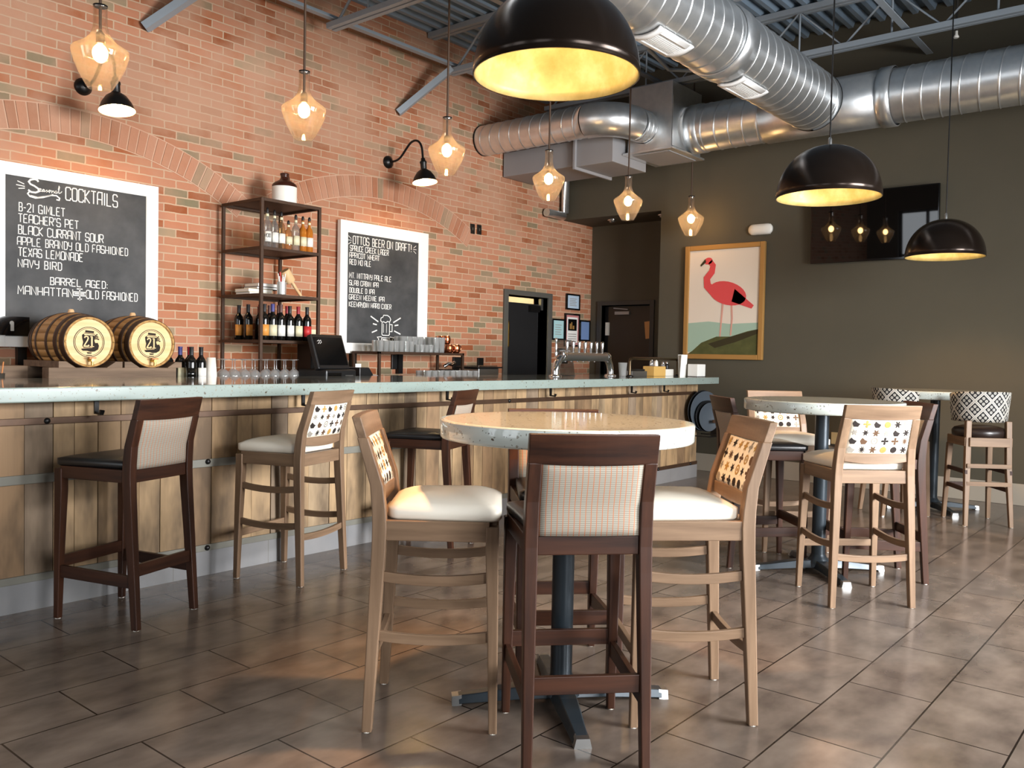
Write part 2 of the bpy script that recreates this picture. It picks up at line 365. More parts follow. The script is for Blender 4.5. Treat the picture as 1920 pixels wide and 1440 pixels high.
    def cushion(s, wb, wf, y0, y1, z0, ze, zt, rad=.04, n=6, rings=7):
        def outline(sc):
            o = []
            for cx, cy, a0, w in ((1, 1, 0, wf), (-1, 1, 90, wf), (-1, 0, 180, wb), (1, 0, 270, wb)):
                for i in range(n+1):
                    a = math.radians(a0+90*i/n)
                    X = cx*(w/2-rad)+rad*math.cos(a); Y = (y1-rad if cy else y0+rad)+rad*math.sin(a)
                    o.append((X*sc, (y0+y1)/2+(Y-(y0+y1)/2)*sc))
            return o
        lev = [(.965, z0), (1., z0+.008), (1., ze)]
        for i in range(1, rings+1):
            q = 1-i/(rings+.2); lev.append((q, ze+(zt-ze)*(1-q**3.2)))
        vs = []; m = 0
        for sc, z in lev:
            o = outline(sc); m = len(o); vs += [(x, y, z) for x, y in o]
        fs = []
        for i in range(len(lev)-1):
            for j in range(m): k = (j+1) % m; fs.append((i*m+j, i*m+k, i*m+m+k, i*m+m+j))
        fs += [tuple(reversed(range(m))), tuple(range((len(lev)-1)*m, len(lev)*m))]
        return s.add(vs, fs, True)
    def make(s, name, parent=None, bevel=0., kind=None, loc=None, seg=2):
        me = bpy.data.meshes.new(name); me.from_pydata([tuple(v) for v in s.v], [], s.f)
        for key in (s.mats or ['white_paint']): me.materials.append(M[key])
        me.polygons.foreach_set('material_index', s.mi); me.polygons.foreach_set('use_smooth', s.sm); me.update()
        o = bpy.data.objects.new(name, me); COL.objects.link(o)
        if parent is not None: o.parent = parent
        if loc is not None: o.location = loc
        if bevel:
            b = o.modifiers.new('bevel', 'BEVEL'); b.width = bevel; b.segments = seg; b.limit_method = 'ANGLE'; b.angle_limit = math.radians(40); b.harden_normals = False
        if kind: o['kind'] = kind
        return o
def circ(r, n): return [(r*math.cos(2*math.pi*i/n), r*math.sin(2*math.pi*i/n)) for i in range(n)]
def T(*p): return Matrix.Translation(p)
def RX(d): return Matrix.Rotation(math.radians(d), 4, 'X')
def RY(d): return Matrix.Rotation(math.radians(d), 4, 'Y')
def RZ(d): return Matrix.Rotation(math.radians(d), 4, 'Z')
def tag(o, label, cat, group=None):
    o['label'] = label; o['category'] = cat
    if group: o['group'] = group
    return o
def thing(name, label, cat, loc=(0, 0, 0), rz=0., group=None):
    o = bpy.data.objects.new(name, None); o.empty_display_size = .05; COL.objects.link(o)
    o.location = loc; o.rotation_euler = (0, 0, rz); return tag(o, label, cat, group)
def struct(mb, name, bevel=0.): return mb.make(name, None, bevel, 'structure')
def dup(root, loc, rz, label, group=None):
    def cp(o, par):
        c = o.copy(); COL.objects.link(c)
        if par is not None: c.parent = par
        for ch in o.children: cp(ch, c)
        return c
    r = cp(root, None); r.location = loc; r.rotation_euler = (0, 0, rz); r['label'] = label
    if group: r['group'] = group
    return r
def bx(key, *b, **k): return MB().mat(key).box(*b)
ORD = ['first', 'second', 'third', 'fourth', 'fifth', 'sixth', 'seventh', 'eighth', 'ninth', 'tenth', 'eleventh', 'twelfth', 'thirteenth', 'fourteenth', 'fifteenth', 'sixteenth']

# ------------------------------------------------------------------ stroke lettering
G = {
 'A': [[(0, 0), (0, .85), (.12, 1), (.6, 1), (.6, 0)], [(0, .42), (.6, .42)]],
 'B': [[(.1, 0), (.1, 1), (.48, 1), (.56, .9), (.56, .6), (.48, .5), (.1, .5)], [(.48, .5), (.6, .38), (.6, .1), (.5, 0), (0, 0)]],
 'C': [[(.6, .82), (.6, .9), (.5, 1), (.12, 1), (0, .9), (0, .1), (.12, 0), (.5, 0), (.6, .1), (.6, .2)]],
 'D': [[(.08, 0), (.08, 1), (.45, 1), (.6, .85), (.6, .15), (.45, 0), (0, 0)]],
 'E': [[(.56, 1), (.1, 1), (0, .9), (0, 0), (.56, 0)], [(0, .5), (.42, .5)]],
 'F': [[(.56, 1), (.1, 1), (0, .9), (0, 0)], [(0, .5), (.42, .5)]],
 'G': [[(.58, .8), (.58, .9), (.48, 1), (.12, 1), (0, .9), (0, .1), (.12, 0), (.6, 0), (.6, .42), (.3, .42)]],
 'H': [[(0, 1), (0, 0)], [(.6, 1), (.6, 0)], [(0, .45), (.6, .45)]],
 'I': [[(.12, 1), (.12, 0)]],
 'K': [[(0, 1), (0, 0)], [(.56, 1), (.02, .48), (.6, 0)]],
 'L': [[(0, 1), (0, 0), (.55, 0)]],
 'M': [[(0, 0), (.04, 1), (.35, .35), (.66, 1), (.7, 0)]],
 'N': [[(0, 0), (0, 1), (.58, 0), (.58, 1)]],
 'O': [[(.12, 1), (.48, 1), (.6, .88), (.6, .12), (.48, 0), (.12, 0), (0, .12), (0, .88), (.12, 1)]],
 'P': [[(0, 0), (0, 1), (.48, 1), (.6, .9), (.6, .52), (.48, .42), (0, .42)]],
 'R': [[(0, 0), (0, 1), (.48, 1), (.6, .9), (.6, .58), (.48, .48), (0, .48)], [(.3, .48), (.6, 0)]],
 'S': [[(.56, .82), (.56, .9), (.46, 1), (.12, 1), (0, .9), (0, .56), (.1, .48), (.5, .48), (.6, .38), (.6, .1), (.5, 0), (.1, 0), (0, .1), (0, .24)]],
 'T': [[(-.02, 1), (.6, 1)], [(.3, 1), (.3, 0)]],
 'U': [[(0, 1), (0, .1), (.12, 0), (.48, 0), (.6, .1), (.6, 1)]],
 'V': [[(0, 1), (.3, 0), (.6, 1)]],
 'W': [[(0, 1), (.06, 0), (.35, .6), (.64, 0), (.7, 1)]],
 'X': [[(0, 1), (.58, 0)], [(.58, 1), (0, 0)]],
 'Y': [[(0, 1), (0, .6), (.1, .48), (.58, .48)], [(.58, 1), (.58, .1), (.48, 0), (.2, 0)]],
 '2': [[(0, .8), (0, .9), (.12, 1), (.46, 1), (.56, .9), (.56, .6), (0, 0), (.58, 0)]],
 '1': [[(.14, 1), (.14, 0)]],
 "'": [[(.1, 1.02), (.06, .78)]], '-': [[(.02, .45), (.36, .45)]], ':': [[(.08, .62), (.08, .52)], [(.08, .14), (.08, .04)]],
 '.': [[(.06, .08), (.06, 0)]], '!': [[(.1, 1), (.1, .3)], [(.1, .1), (.1, 0)]],
}
ADV = {'I': .24, '1': .28, "'": .16, '-': .4, ':': .2, '.': .16, '!': .22, 'M': .7, 'W': .7, ' ': .34}
def lettering_words(text, x0, x1, z0, h, w, place, parent):
    tot = sum(ADV.get(ch, .6)+.2 for ch in text); k = (x1-x0)/(tot-.2); p = 0
    for word in text.split(' '):
        ww = sum(ADV.get(ch, .6)+.2 for ch in word)
        m = MB().mat('chalk'); lettering(m, word, x0+p*k, x0+(p+ww-.2)*k, z0, h, w, place); m.make('chalk_word', parent); p += ww+ADV[' ']+.2
def lettering(mb, text, x0, x1, z0, h, w, place):
    tot = 0; pos = []
    for ch in text: pos.append(tot); tot += ADV.get(ch, .6)+.2
    k = (x1-x0)/(tot-.2)
    for ch, p in zip(text, pos):
        for st in G.get(ch, []):
            mb.ribbon([(x0+(p+a)*k, z0+b*h) for a, b in st], w, place)

# ================================================================== THE ROOM
struct(bx('floor', -3.2, 9.7, -2.6, 6.7, -.1, 0), 'floor')
b = MB().mat('brick').box(-3.2, 7.80, 6.58, 6.8, 0, 4.66).box(8.58, 9.6, 6.58, 6.8, 0, 4.66).box(7.80, 8.58, 6.58, 6.8, 1.98, 4.66)
struct(b, 'wall_brick')
b = MB().mat('grey_paint').box(8.884, 9.1, -2.6, 5.168, 0, 4.66).box(8.884, 9.75, 5.168, 6.58, 2.985, 4.66).box(9.1, 9.75, 4.95, 5.168, 0, 4.66)
b.box(9.53, 9.75, 5.168, 5.66, 0, 2.985).box(9.53, 9.75, 6.40, 6.58, 0, 2.985).box(9.53, 9.75, 5.66, 6.40, 1.94, 2.985)
struct(b, 'wall_grey')
b = MB().mat('room_paint')                                    # street wall with its shop windows
def wall_with_windows(b, wins, z0, z1, along, c0, c1, d0, d1):
    def bb(u0, u1, a, c):
        if along == 'x': b.box(u0, u1, d0, d1, a, c)
        else: b.box(d0, d1, u0, u1, a, c)
    bb(c0, c1, 0, z0); bb(c0, c1, z1, 4.66); e = c0
    for c, w in sorted(wins): bb(e, c-w/2, z0, z1); e = c+w/2
    bb(e, c1, z0, z1)
wall_with_windows(b, WIN_S, .75, 2.95, 'x', -3.2, 9.1, -2.8, -2.6); struct(b, 'wall_street')
b = MB().mat('room_paint'); wall_with_windows(b, WIN_W, .85, 3.45, 'y', -2.6, 6.8, -3.4, -3.2); struct(b, 'wall_end')
n_ = 0
for wins, z0, z1, ax in ((WIN_S, .75, 2.95, 'x'), (WIN_W, .85, 3.45, 'y')):
    for c, w in wins:
        n_ += 1; b = MB().mat('trim_dark')
        for u in (-w/2+.03, 0, w/2-.03):
            b.box(c+u-.03, c+u+.03, -2.76, -2.70, z0, z1) if ax == 'x' else b.box(-3.36, -3.30, c+u-.03, c+u+.03, z0, z1)
        for z in (z0+.03, (z0+z1)/2+.3, z1-.03):
            b.box(c-w/2, c+w/2, -2.76, -2.70, z-.03, z+.03) if ax == 'x' else b.box(-3.36, -3.30, c-w/2, c+w/2, z-.03, z+.03)
        struct(b, 'window_%d' % n_)
struct(bx('baseboard', 8.866, 8.884, -2.6, 5.168, 0, .195), 'baseboard_grey', .004)
# corrugated roof deck
b = MB().mat('deck_paint'); prof = []; y = -2.75; p = .152
while y < 6.8:
    prof += [(y, 4.612), (y+.046, 4.612), (y+.066, 4.668), (y+.132, 4.668)]; y += p
vs = [(x, yy, z) for x in (-3.3, 9.75) for yy, z in prof]; m = len(prof)
b.add(vs, [(i, i+1, m+i+1, m+i) for i in range(m-1)]); b.box(-3.3, 9.75, -2.75, 6.8, 4.70, 4.74)
struct(b, 'ceiling')
# brick arches set in the wall over the two boards
def arch(name, cx, cz, r_in, r_out, a0, a1, n):
    b = MB().mat('arch_brick')
    for i in range(n):
        t0 = a0+(a1-a0)*i/n; t1 = a0+(a1-a0)*(i+1)/n; g = (t1-t0)*.075
        q = []
        for r, t in ((r_in, t0+g), (r_out, t0+g), (r_out, t1-g), (r_in, t1-g)):
            q.append((cx+r*math.cos(math.radians(t)), 6.588, cz+r*math.sin(math.radians(t))))
        b.poly(q, (0, -.018 if i % 3 else -.0165, 0))
    b.mat('mortar'); k = 40
    for i in range(k):
        t0 = a0+(a1-a0)*i/k; t1 = a0+(a1-a0)*(i+1)/k
        b.poly([(cx+r*math.cos(math.radians(t)), 6.586, cz+r*math.sin(math.radians(t))) for r, t in ((r_in-.008, t0), (r_out+.008, t0), (r_out+.008, t1), (r_in-.008, t1))], (0, -.0105, 0))
    struct(b, name)
arch('trim_1', 2.84, .395, 2.415, 2.6, 56, 124, 41)
arch('trim_2', 5.833, .345, 2.455, 2.65, 59.4, 120.6, 38)

# kitchen behind the swing door
b = MB().mat('pale_paint').box(7.3, 9.2, 8.2, 8.3, 0, 2.5).box(7.2, 7.3, 6.8, 8.3, 0, 2.5).box(9.2, 9.3, 6.8, 8.3, 0, 2.5).box(7.2, 9.3, 6.8, 8.3, 2.5, 2.6).mat('floor').box(7.2, 9.3, 6.7, 8.3, -.1, 0)
struct(b, 'wall_kitchen')
l = bpy.data.lights.new('kitchen_ceiling_light', 'AREA'); l.energy = 60; l.size = .8; l.color = (1, .86, .5)
o = bpy.data.objects.new('kitchen_ceiling_light', l); COL.objects.link(o); o.location = (8.2, 7.5, 2.47)
# door_1: black swing door in the brick wall
fr = MB().mat('trim_grey').box(7.725, 7.80, 6.555, 6.8, 0, 2.04).box(8.58, 8.656, 6.555, 6.8, 0, 2.04).box(7.80, 8.58, 6.555, 6.8, 1.98, 2.04)
fr = struct(fr, 'door_1', .003)
d = MB().mat('door_black').box(7.81, 7.815, 6.66, 6.70, .01, 1.9).box(7.93, 8.50, 6.66, 6.70, .01, 1.9).box(7.815, 7.93, 6.66, 6.70, .01, 1.36).box(7.815, 7.93, 6.66, 6.70, 1.67, 1.9)
lf = d.make('door_leaf', fr)
MB().mat('brass').rect([(7.82, 6.655, 1.365), (7.92, 6.655, 1.365), (7.926, 6.655, 1.38), (7.926, 6.655, 1.655), (7.92, 6.655, 1.668), (7.82, 6.655, 1.668)], .016, .016, up=(0, 1, 0)).make('window_frame', lf)
bx('clear_glass', 7.815, 7.93, 6.675, 6.68, 1.36, 1.67).make('window_pane', lf)
bx('steel', 8.505, 8.545, 6.62, 6.66, 1.83, 1.97).make('hinge_plate', fr)
bx('black_metal', 8.30, 8.47, 6.61, 6.66, 1.80, 1.88).make('door_closer', fr)
# door_2: brown door at the back of the passage
fr = MB().mat('trim_dark').box(9.505, 9.74, 5.60, 5.66, 0, 1.995).box(9.505, 9.74, 6.40, 6.46, 0, 1.995).box(9.505, 9.74, 5.66, 6.40, 1.94, 1.995)
fr = struct(fr, 'door_2', .003)
lf = bx('door_brown', 9.60, 9.64, 5.67, 6.34, .01, 1.93).make('door_leaf', fr)
bx('black_plastic', 9.61, 9.65, 6.34, 6.40, .01, 1.93).make('door_gap', fr)  # black strip put in for the dark of the gap beside the leaf
bx('enamel_white', 9.575, 9.60, 6.32, 6.37, 1.55, 1.72).make('hinge_plate', fr)
MB().mat('steel').box(9.56, 9.60, 6.0, 6.22, 1.82, 1.86).make('door_closer', lf)
MB().mat('steel').rect([(9.57, 6.24, 1.905), (9.57, 6.02, 1.885)], .02, .012).make('closer_arm', lf)
o = MB().mat('note_tan').at(T(9.595, 5.72, 1.62) @ RX(-6)).box(-.002, .002, -.055, .055, -.11, .11).make('paper_note'); tag(o, 'tan paper note taped on the brown door', 'note')
for i, (yy, z) in enumerate(((5.25, 1.64), (5.25, 1.42))):
    o = bx(['enamel_white', 'enamel_white'][i], 9.515, 9.532, yy-.04, yy+.04, z-.07, z+.07).make(['wall_thermostat', 'light_switch'][i], None, .003)
    tag(o, ['pale wall box in the passage, upper of two beside the brown door', 'pale switch plate in the passage, lower of two beside the brown door'][i], ['wall box', 'switch'][i])
for i, yy in enumerate((5.30, 6.02)):
    t = thing('recessed_light', 'small chrome recessed light in the passage soffit, ' + ('nearest the grey wall edge' if i == 0 else 'nearest the brick wall'), 'light', (9.15, yy, 2.985))
    MB().mat('chrome').lathe([(.06, 0), (.06, -.012), (.05, -.014)], 20).make('trim_ring', t)
    MB().mat('steel').lathe([(.04, -.012), (.036, -.03), (.02, -.036)], 16).make('lamp', t)

# ------------------------------------------------------------------ roof steel
def joist(x, where):
    t = thing('steel_joist', 'grey open-web steel joist under the roof deck, ' + where, 'roof joist', (x, 0, 0), 0, 'steel joists under the roof deck')
    def chord(z0, z1, ya, yb): return MB().mat('steel_paint').box(-.055, -.009, ya, yb, z0, z1).box(.009, .055, ya, yb, z0, z1)
    chord(4.555, 4.61, -2.6, 6.56).make('top_chord', t, .003); chord(4.13, 4.18, -2.6, 6.28).make('bottom_chord', t, .003)
    w = MB().mat('steel_paint'); pts = []; y = 6.2; k = 0
    while y > -2.5:
        pts.append((0, y, 4.165 if k % 2 == 0 else 4.57)); y -= .42; k += 1
    w.tube(pts, .013, 6, up=(1, 0, 0))
    for q in pts[1::2][::1]: w.tube([(0, q[1], 4.15), (0, q[1], 4.57)], .010, 6)
    w.make('web', t)
for x, s in ((3.31, 'leftmost of the four'), (4.93, 'crossing above the bottle shelf'), (6.46, 'ending above the bent duct'), (8.1, 'above the long duct by the grey wall')): joist(x, s)
for i, (a, c, s) in enumerate((((6.015, 6.57, 3.69), (6.42, 6.22, 4.17), 'over the second chalkboard'), ((3.36, 6.57, 3.745), (3.77, 6.22, 4.17), 'over the first chalkboard'))):
    b = MB().mat('steel_paint').sweep([a, c], [(-.045, -.03), (.045, -.03), (.045, .03), (.03, .03), (.03, -.018), (-.045, -.018)])
    tag(b.make('diagonal_brace'), 'grey steel angle brace from joist down to brick wall ' + s, 'brace', 'angle braces on the brick wall')
for y, z, x0, x1, s in ((6.22, 4.205, 3.45, 8.05, 'along the brick wall'), (4.80, 4.205, 3.45, 8.9, 'past the sheet metal plenum'), (2.3, 4.205, 1.9, 8.9, 'behind the branch duct')):
    b = MB().mat('steel_paint').box(x0, x1, y-.03, y+.03, z-.004, z+.004).box(x0, x1, y+.024, y+.03, z, z+.05)
    tag(b.make('bridging_angle'), 'grey steel bridging strip between joists ' + s, 'bridging', 'bridging strips between joists')
b = MB().mat('steel_paint').tube([(6.9, 4.2, 4.10), (7.55, 4.35, 4.10), (7.7, 4.2, 4.10), (8.0, 3.3, 4.10)], .018, 8)
tag(b.make('ceiling_conduit'), 'thin grey conduit bending under the deck above the plenum', 'conduit')

# ------------------------------------------------------------------ ducts
def spiral(mb, axis, p0, length, r, pitch=.15, n=40):
    ts = []; k = -1
    while k*pitch < length+pitch:
        ts += [(k*pitch-.012, r), (k*pitch-.004, r), (k*pitch, r+.0015), (k*pitch+.002, r+.005), (k*pitch+.006, r+.005), (k*pitch+.008, r+.0015), (k*pitch+.012, r), (k*pitch+.020, r)]; k += 1
    vs = []; fs = []; m = len(ts)
    for i in range(n+1):
        a = 2*math.pi*i/n
        for t, rr in ts:
            tt = min(max(t+pitch*i/n, 0), length); c, d = rr*math.cos(a), rr*math.sin(a)
            vs.append((p0[0]+tt, p0[1]+c, p0[2]+d) if axis == 'x' else (p0[0]+c, p0[1]+tt, p0[2]+d))
    for i in range(n):
        for j in range(m-1): fs.append((i*m+j, (i+1)*m+j, (i+1)*m+j+1, i*m+j+1))
    return mb.add(vs, fs, True)
def collar(mb, axis, p, r, w):
    mb.at(T(*p) @ (RY(90) if axis == 'x' else RX(-90))).lathe([(r-.012, 0), (r, .004), (r, w-.004), (r-.012, w)], 40, capb=False, capt=False).at(); return mb
t = thing('main_duct', 'long silver spiral duct running along the grey wall', 'duct', (8.24, 0, 3.67))
spiral(MB().mat('galvanised'), 'y', (0, -2.6, 0), 7.08, .242).make('pipe', t)
b = MB().mat('galvanised'); collar(b, 'y', (0, 2.40, 0), .268, .12); collar(b, 'y', (0, 2.52, 0), .255, 1.1).make('tee_sleeve', t)
collar(MB().mat('galvanised'), 'y', (0, 4.29, 0), .252, .14).make('end_collar', t)
t = thing('branch_duct', 'silver spiral duct with two white grilles, joining the long duct', 'duct', (0, 3.05, 3.66))
spiral(MB().mat('galvanised'), 'x', (1.0, 0, 0), 6.95, .265).make('pipe', t)
collar(MB().mat('galvanised'), 'x', (5.95, 0, 0), .28, .2).make('collar', t)
collar(MB().mat('galvanised'), 'x', (2.9, 0, 0), .28, .2).make('collar', t)
def grille(x0, s):
    t = thing('duct_grille', 'white curved register grille on the branch duct, ' + s, 'air grille', (0, 3.05, 3.66), 0, 'grilles on the branch duct')
    def arcsurf(r, xa, xb, a0, a1): return lambda u, v: (xa+(xb-xa)*u, r*math.cos(math.radians(a0+(a1-a0)*v)), r*math.sin(math.radians(a0+(a1-a0)*v)))
    A0, A1 = -118, -72
    f = MB().mat('white_paint')
    for xa, xb, a, c in ((x0, x0+.05, A0, A1), (x0+.40, x0+.45, A0, A1), (x0+.05, x0+.40, A0, A0+9), (x0+.05, x0+.40, A1-9, A1)):
        f.shell(arcsurf(.290, xa, xb, a, c), arcsurf(.270, xa, xb, a, c), 2, 8)
    f.make('frame', t)
    v = MB().mat('white_paint')
    for k in range(9):
        a = A0+9+(A1-A0-18)*(k+.5)/9; v.shell(arcsurf(.284, x0+.05, x0+.40, a-.9, a+.9), arcsurf(.272, x0+.05, x0+.40, a-.9, a+.9), 2, 1, False)
    v.make('vanes', t); MB().mat('tray_grey').shell(arcsurf(.2735, x0+.05, x0+.40, A0+9, A1-9), arcsurf(.268, x0+.05, x0+.40, A0+9, A1-9), 2, 6).make('opening', t)
grille(4.95, 'nearest the big black dome lamp'); grille(6.2, 'nearest the long duct'); 
t = thing('bent_duct', 'silver spiral duct with an elbow, coming from the brick wall', 'duct', (7.31, 0, 3.67))
spiral(MB().mat('galvanised'), 'y', (0, 5.14, 0), 1.42, .165, .14).make('pipe', t)
e = MB().mat('galvanised'); pts = [(.34-.34*math.cos(math.radians(a)), 5.14-.34*math.sin(math.radians(a)), 0) for a in range(0, 91, 9)]
e.sweep(pts, circ(.172, 36), smooth=True).make('elbow', t)
spiral(MB().mat('galvanised'), 'x', (.34, 4.80, 0), .20, .165, .08).make('pipe', t)
t = thing('sheet_metal_plenum', 'square galvanised plenum box where the ducts meet', 'duct box', (8.16, 4.71, 3.40))
MB().mat('galvanised').box(-.31, .32, -.24, .28, .02, .70).make('body', t, .004)
MB().mat('galvanised').box(-.35, .34, -.28, .32, 0, .02).make('flange', t, .003)
MB().mat('galvanised').poly([(-.31, -.245, .04), (.1, -.245, .04), (-.31, -.245, .55)], (0, -.006, 0)).make('seam_plate', t)
MB().mat('duct_paint').box(-.28, .29, -.2, .24, -.006, .0).make('bottom_panel', t)
t = thing('square_duct', 'grey painted rectangular duct below the silver elbow', 'duct', (7.97, 5.46, 3.31))
MB().mat('duct_paint').box(-.33, .34, -.42, .06, 0, .30).make('near_section', t, .006)
MB().mat('duct_paint').box(-.31, .32, .06, 1.1, .015, .29).make('far_section', t, .006)
MB().mat('duct_paint').box(-.36, .37, .045, .075, -.03, .31).make('joint_flange', t, .003)
b = MB().mat('galvanised').tube([(8.80, 6.50, 3.9), (8.80, 6.50, 3.06), (8.77, 6.50, 3.02), (8.42, 6.50, 3.02)], .05, 14)
tag(b.make('corner_pipe'), 'galvanised pipe with elbow in the corner of brick and grey walls', 'pipe')

# ================================================================== LAMPS
def pendant_glass():
    t = thing('glass_pendant_lamp', '', 'pendant lamp', (0, 0, 2.61), 0, 'glass pendants over the bar')
    MB().mat('cord_brown').tube([(0, 0, .27), (0, 0, 2.03)], .008, 8).make('cord', t)
    MB().mat('cord_brown').lathe([(.05, 2.03), (.05, 2.0), (.02, 1.985)], 16).make('canopy', t)
    outer = [(.052, .0), (.060, .003), (.066, .012), (.088, .05), (.108, .09), (.126, .132), (.137, .168), (.1405, .186), (.1395, .197), (.134, .206), (.118, .217), (.094, .232), (.072, .25), (.054, .27), (.043, .292), (.036, .318), (.034, .35), (.034, .412), (.037, .424)]
    MB().mat('pendant_glass').lathe(outer, 36, capb=False, capt=False).make('glass_shade', t)
    MB().mat('black_metal').lathe([(.035, .424), (.036, .432), (.012, .438)], 20).make('neck_cap', t)
    MB().mat('cord_brown').lathe([(.018, .235), (.022, .24), (.022, .285), (.012, .30)], 16).make('socket', t)
    MB().mat('bulb_bar').sphere((0, 0, .185), .038, 16, 10, 1.25).make('bulb', t)
    return t
first = None
ws = ['at the far left over the barrels', 'second along the bar, above the bottle shelf', 'third along the bar, beside a wall lamp and duct end', 'fourth along the bar, below the bent duct', 'fifth along the bar, in front of the passage', 'last and farthest, beside the bird picture']
for x, w in zip((2.113, 3.405, 4.712, 5.978, 7.263, 8.55), ws):
    lab = 'lit clear glass pendant lamp ' + w
    if first is None: first = pendant_glass(); first.location.x = x; first.location.y = 4.6; first['label'] = lab
    else: dup(first, (x, 4.6, 2.61), 0, lab)
def dome_lamp():
    t = thing('dome_pendant_lamp', '', 'dome lamp', (0, 0, 0), 0, 'black dome pendants over the tables')
    R = .303; n = 14; H = .31
    out = [(R*math.cos(math.pi/2*i/n)**.92 if i < n else .0, H*math.sin(math.pi/2*i/n)) for i in range(n+1)]; out[-1] = (.012, H)
    MB().mat('dome_outer').lathe([(R-.004, 0)]+out, 56, capb=False).make('shade', t)
    inn = [(r*.975, z*.97) for r, z in out]
    MB().mat('gold_leaf').lathe([(R-.003, .0005)]+inn, 56, capb=False).make('gold_lining', t)
    MB().mat('steel').lathe([(.012, H-.01), (.012, H+.04), (.006, H+.05)], 12).make('stem_cap', t)
    MB().mat('black_metal').tube([(0, 0, H+.03), (0, 0, 2.34)], .005, 8).make('rod', t)
    MB().mat('enamel_white').lathe([(.022, .30), (.022, .21), (.018, .205)], 14).make('socket', t)
    MB().mat('bulb_dome').sphere((0, 0, .165), .045, 16, 10).make('bulb', t)
    l = bpy.data.lights.new('dome_beam', 'SPOT'); l.energy = 80; l.color = (1, .55, .22); l.spot_size = math.radians(125); l.spot_blend = .5; l.shadow_soft_size = .05
    lo = bpy.data.objects.new('dome_beam', l); COL.objects.link(lo); lo.parent = t; lo.location = (0, 0, .10)
    return t
dm = dome_lamp(); dm.location = (2.523, 1.917, 2.273); dm['label'] = 'large black dome lamp with glowing gold lining, nearest, over the front table'
dup(dm, (5.2, 1.886, 2.24), 0, 'black dome lamp with gold lining hanging over the middle table')
dup(dm, (7.72, 1.83, 2.135), 0, 'black dome lamp with gold lining in front of the television')
lb_ = [c for c in dm.children if c.type == 'LIGHT'][0]; lb_.data = lb_.data.copy(); lb_.data.energy = 400; lb_.data.color = (1, .52, .22); lb_.data.spot_size = math.radians(64); lb_.data.spot_blend = .85      # the front table's lamp is turned up
def goose(x, label):
    t = thing('gooseneck_wall_lamp', label, 'wall lamp', (x, 6.58, 3.175), 0, 'gooseneck lamps over the chalkboards')
    MB().mat('black_metal').at(RX(90)).lathe([(.062, 0), (.062, .018), (.03, .04), (.012, .045)], 24).make('wall_plate', t)
    pts = [(0, -.03, 0), (0, -.12, -.005), (0, -.19, .02), (0, -.27, .10), (0, -.33, .152), (0, -.395, .165), (0, -.455, .14), (0, -.49, .08), (0, -.50, .0), (0, -.505, -.03)]
    q = []
    for i in range(len(pts)-1):
        for k in range(3): q.append(tuple(Vector(pts[i]).lerp(Vector(pts[i+1]), k/3)))
    q.append(pts[-1])
    for _ in range(2): q = [q[0]]+[tuple((Vector(q[i-1])+Vector(q[i])*2+Vector(q[i+1]))/4) for i in range(1, len(q)-1)]+[q[-1]]
    MB().mat('black_metal').tube(q, .011, 10, up=(1, 0, 0)).make('gooseneck', t)
    A = T(0, -.505, -.03) @ RX(-8)
    MB().mat('black_metal').at(A).lathe([(.026, -.11), (.03, -.10), (.03, -.05), (.034, -.045), (.034, -.03), (.022, -.02), (.022, .0), (.012, .01)], 20).make('socket', t)
    MB().mat('black_metal').at(A).lathe([(.122, -.235), (.118, -.225), (.100, -.18), (.07, -.135), (.03, -.105)], 36, capb=False, capt=False).make('shade', t)
    MB().mat('enamel_white').at(A).lathe([(.120, -.234), (.115, -.224), (.097, -.18), (.067, -.137), (.02, -.11)], 36, capb=False).make('shade_lining', t)
    MB().mat('bulb_goose').at(A).sphere((0, 0, -.185), .036, 16, 10).make('bulb', t)
goose(2.895, 'black gooseneck wall lamp over the cocktail chalkboard'); goose(5.895, 'black gooseneck wall lamp over the beer chalkboard')

# ================================================================== BAR
bt = tag(bx('terrazzo_bar', .3, 8.526, 4.2, 5.42, 1.0, 1.07).make('bar_counter_top', None, .006), 'long pale speckled terrazzo bar counter top', 'bar counter')
t = thing('bar_cabinet', 'weathered plank bar front with metal straps and grey tiled plinth', 'bar', (0, 4.357, 0))
bx('trim_dark', .4, 8.355, .022, 1.0, .0, .998).make('carcass', t)
b = MB(); b.mat('planks'); x = .4; rr = random.Random(3)
while x < 8.355:
    w = rr.choice([.115, .13, .14, .16, .1]); x1 = min(x+w, 8.355); d = rr.uniform(0, .006)
    b.box(x+.0015, x1-.0015, .0+d, .022, .138, .998); x = x1
b.make('planks', t, .002)
b = MB().mat('planks'); y = .022
while y < 1.0: b.box(8.355, 8.365, y+.0015, min(y+.14, 1.0)-.0015, .138, .998); y += .14
b.make('end_planks', t)
bx('plinth', .4, 8.365, -.006, .022, 0, .138).make('plinth', t)
bx('strip_dark', .4, 8.30, -.014, .002, .886, .918).make('upper_strap', t, .002)
bx('strip_grey', .4, 7.6, -.010, .002, .606, .650).make('middle_strap', t, .002)
bx('strip_dark', 7.2, 8.362, -.010, .002, .136, .172).make('lower_strap', t, .002)
bx('strip_grey', .4, 7.2, -.010, .002, .136, .172).make('lower_strap', t, .002)
for x, z in [(2.6, .636), (2.6, .154), (3.211, .154), (7.541, .154), (8.208, .154), (1.40, .63), (3.85, .63), (5.1, .154), (8.25, .902), (1.75, .902), (5.2, .902)]:
    MB().mat('black_metal').at(T(x, -.010, z) @ RX(90)).lathe([(.016, 0), (.015, .006), (.008, .012), (.0, .013)], 14).make('bolt', t)
for x in (1.962, 3.2, 4.449, 5.673, 6.928, 7.532):
    MB().mat('black_metal').rect([(x, -.06, .998), (x, -.06, .935), (x+.006, -.10, .932), (x+.008, -.105, .95)], .012, .022, up=(1, 0, 0)).make('bag_hook', t)
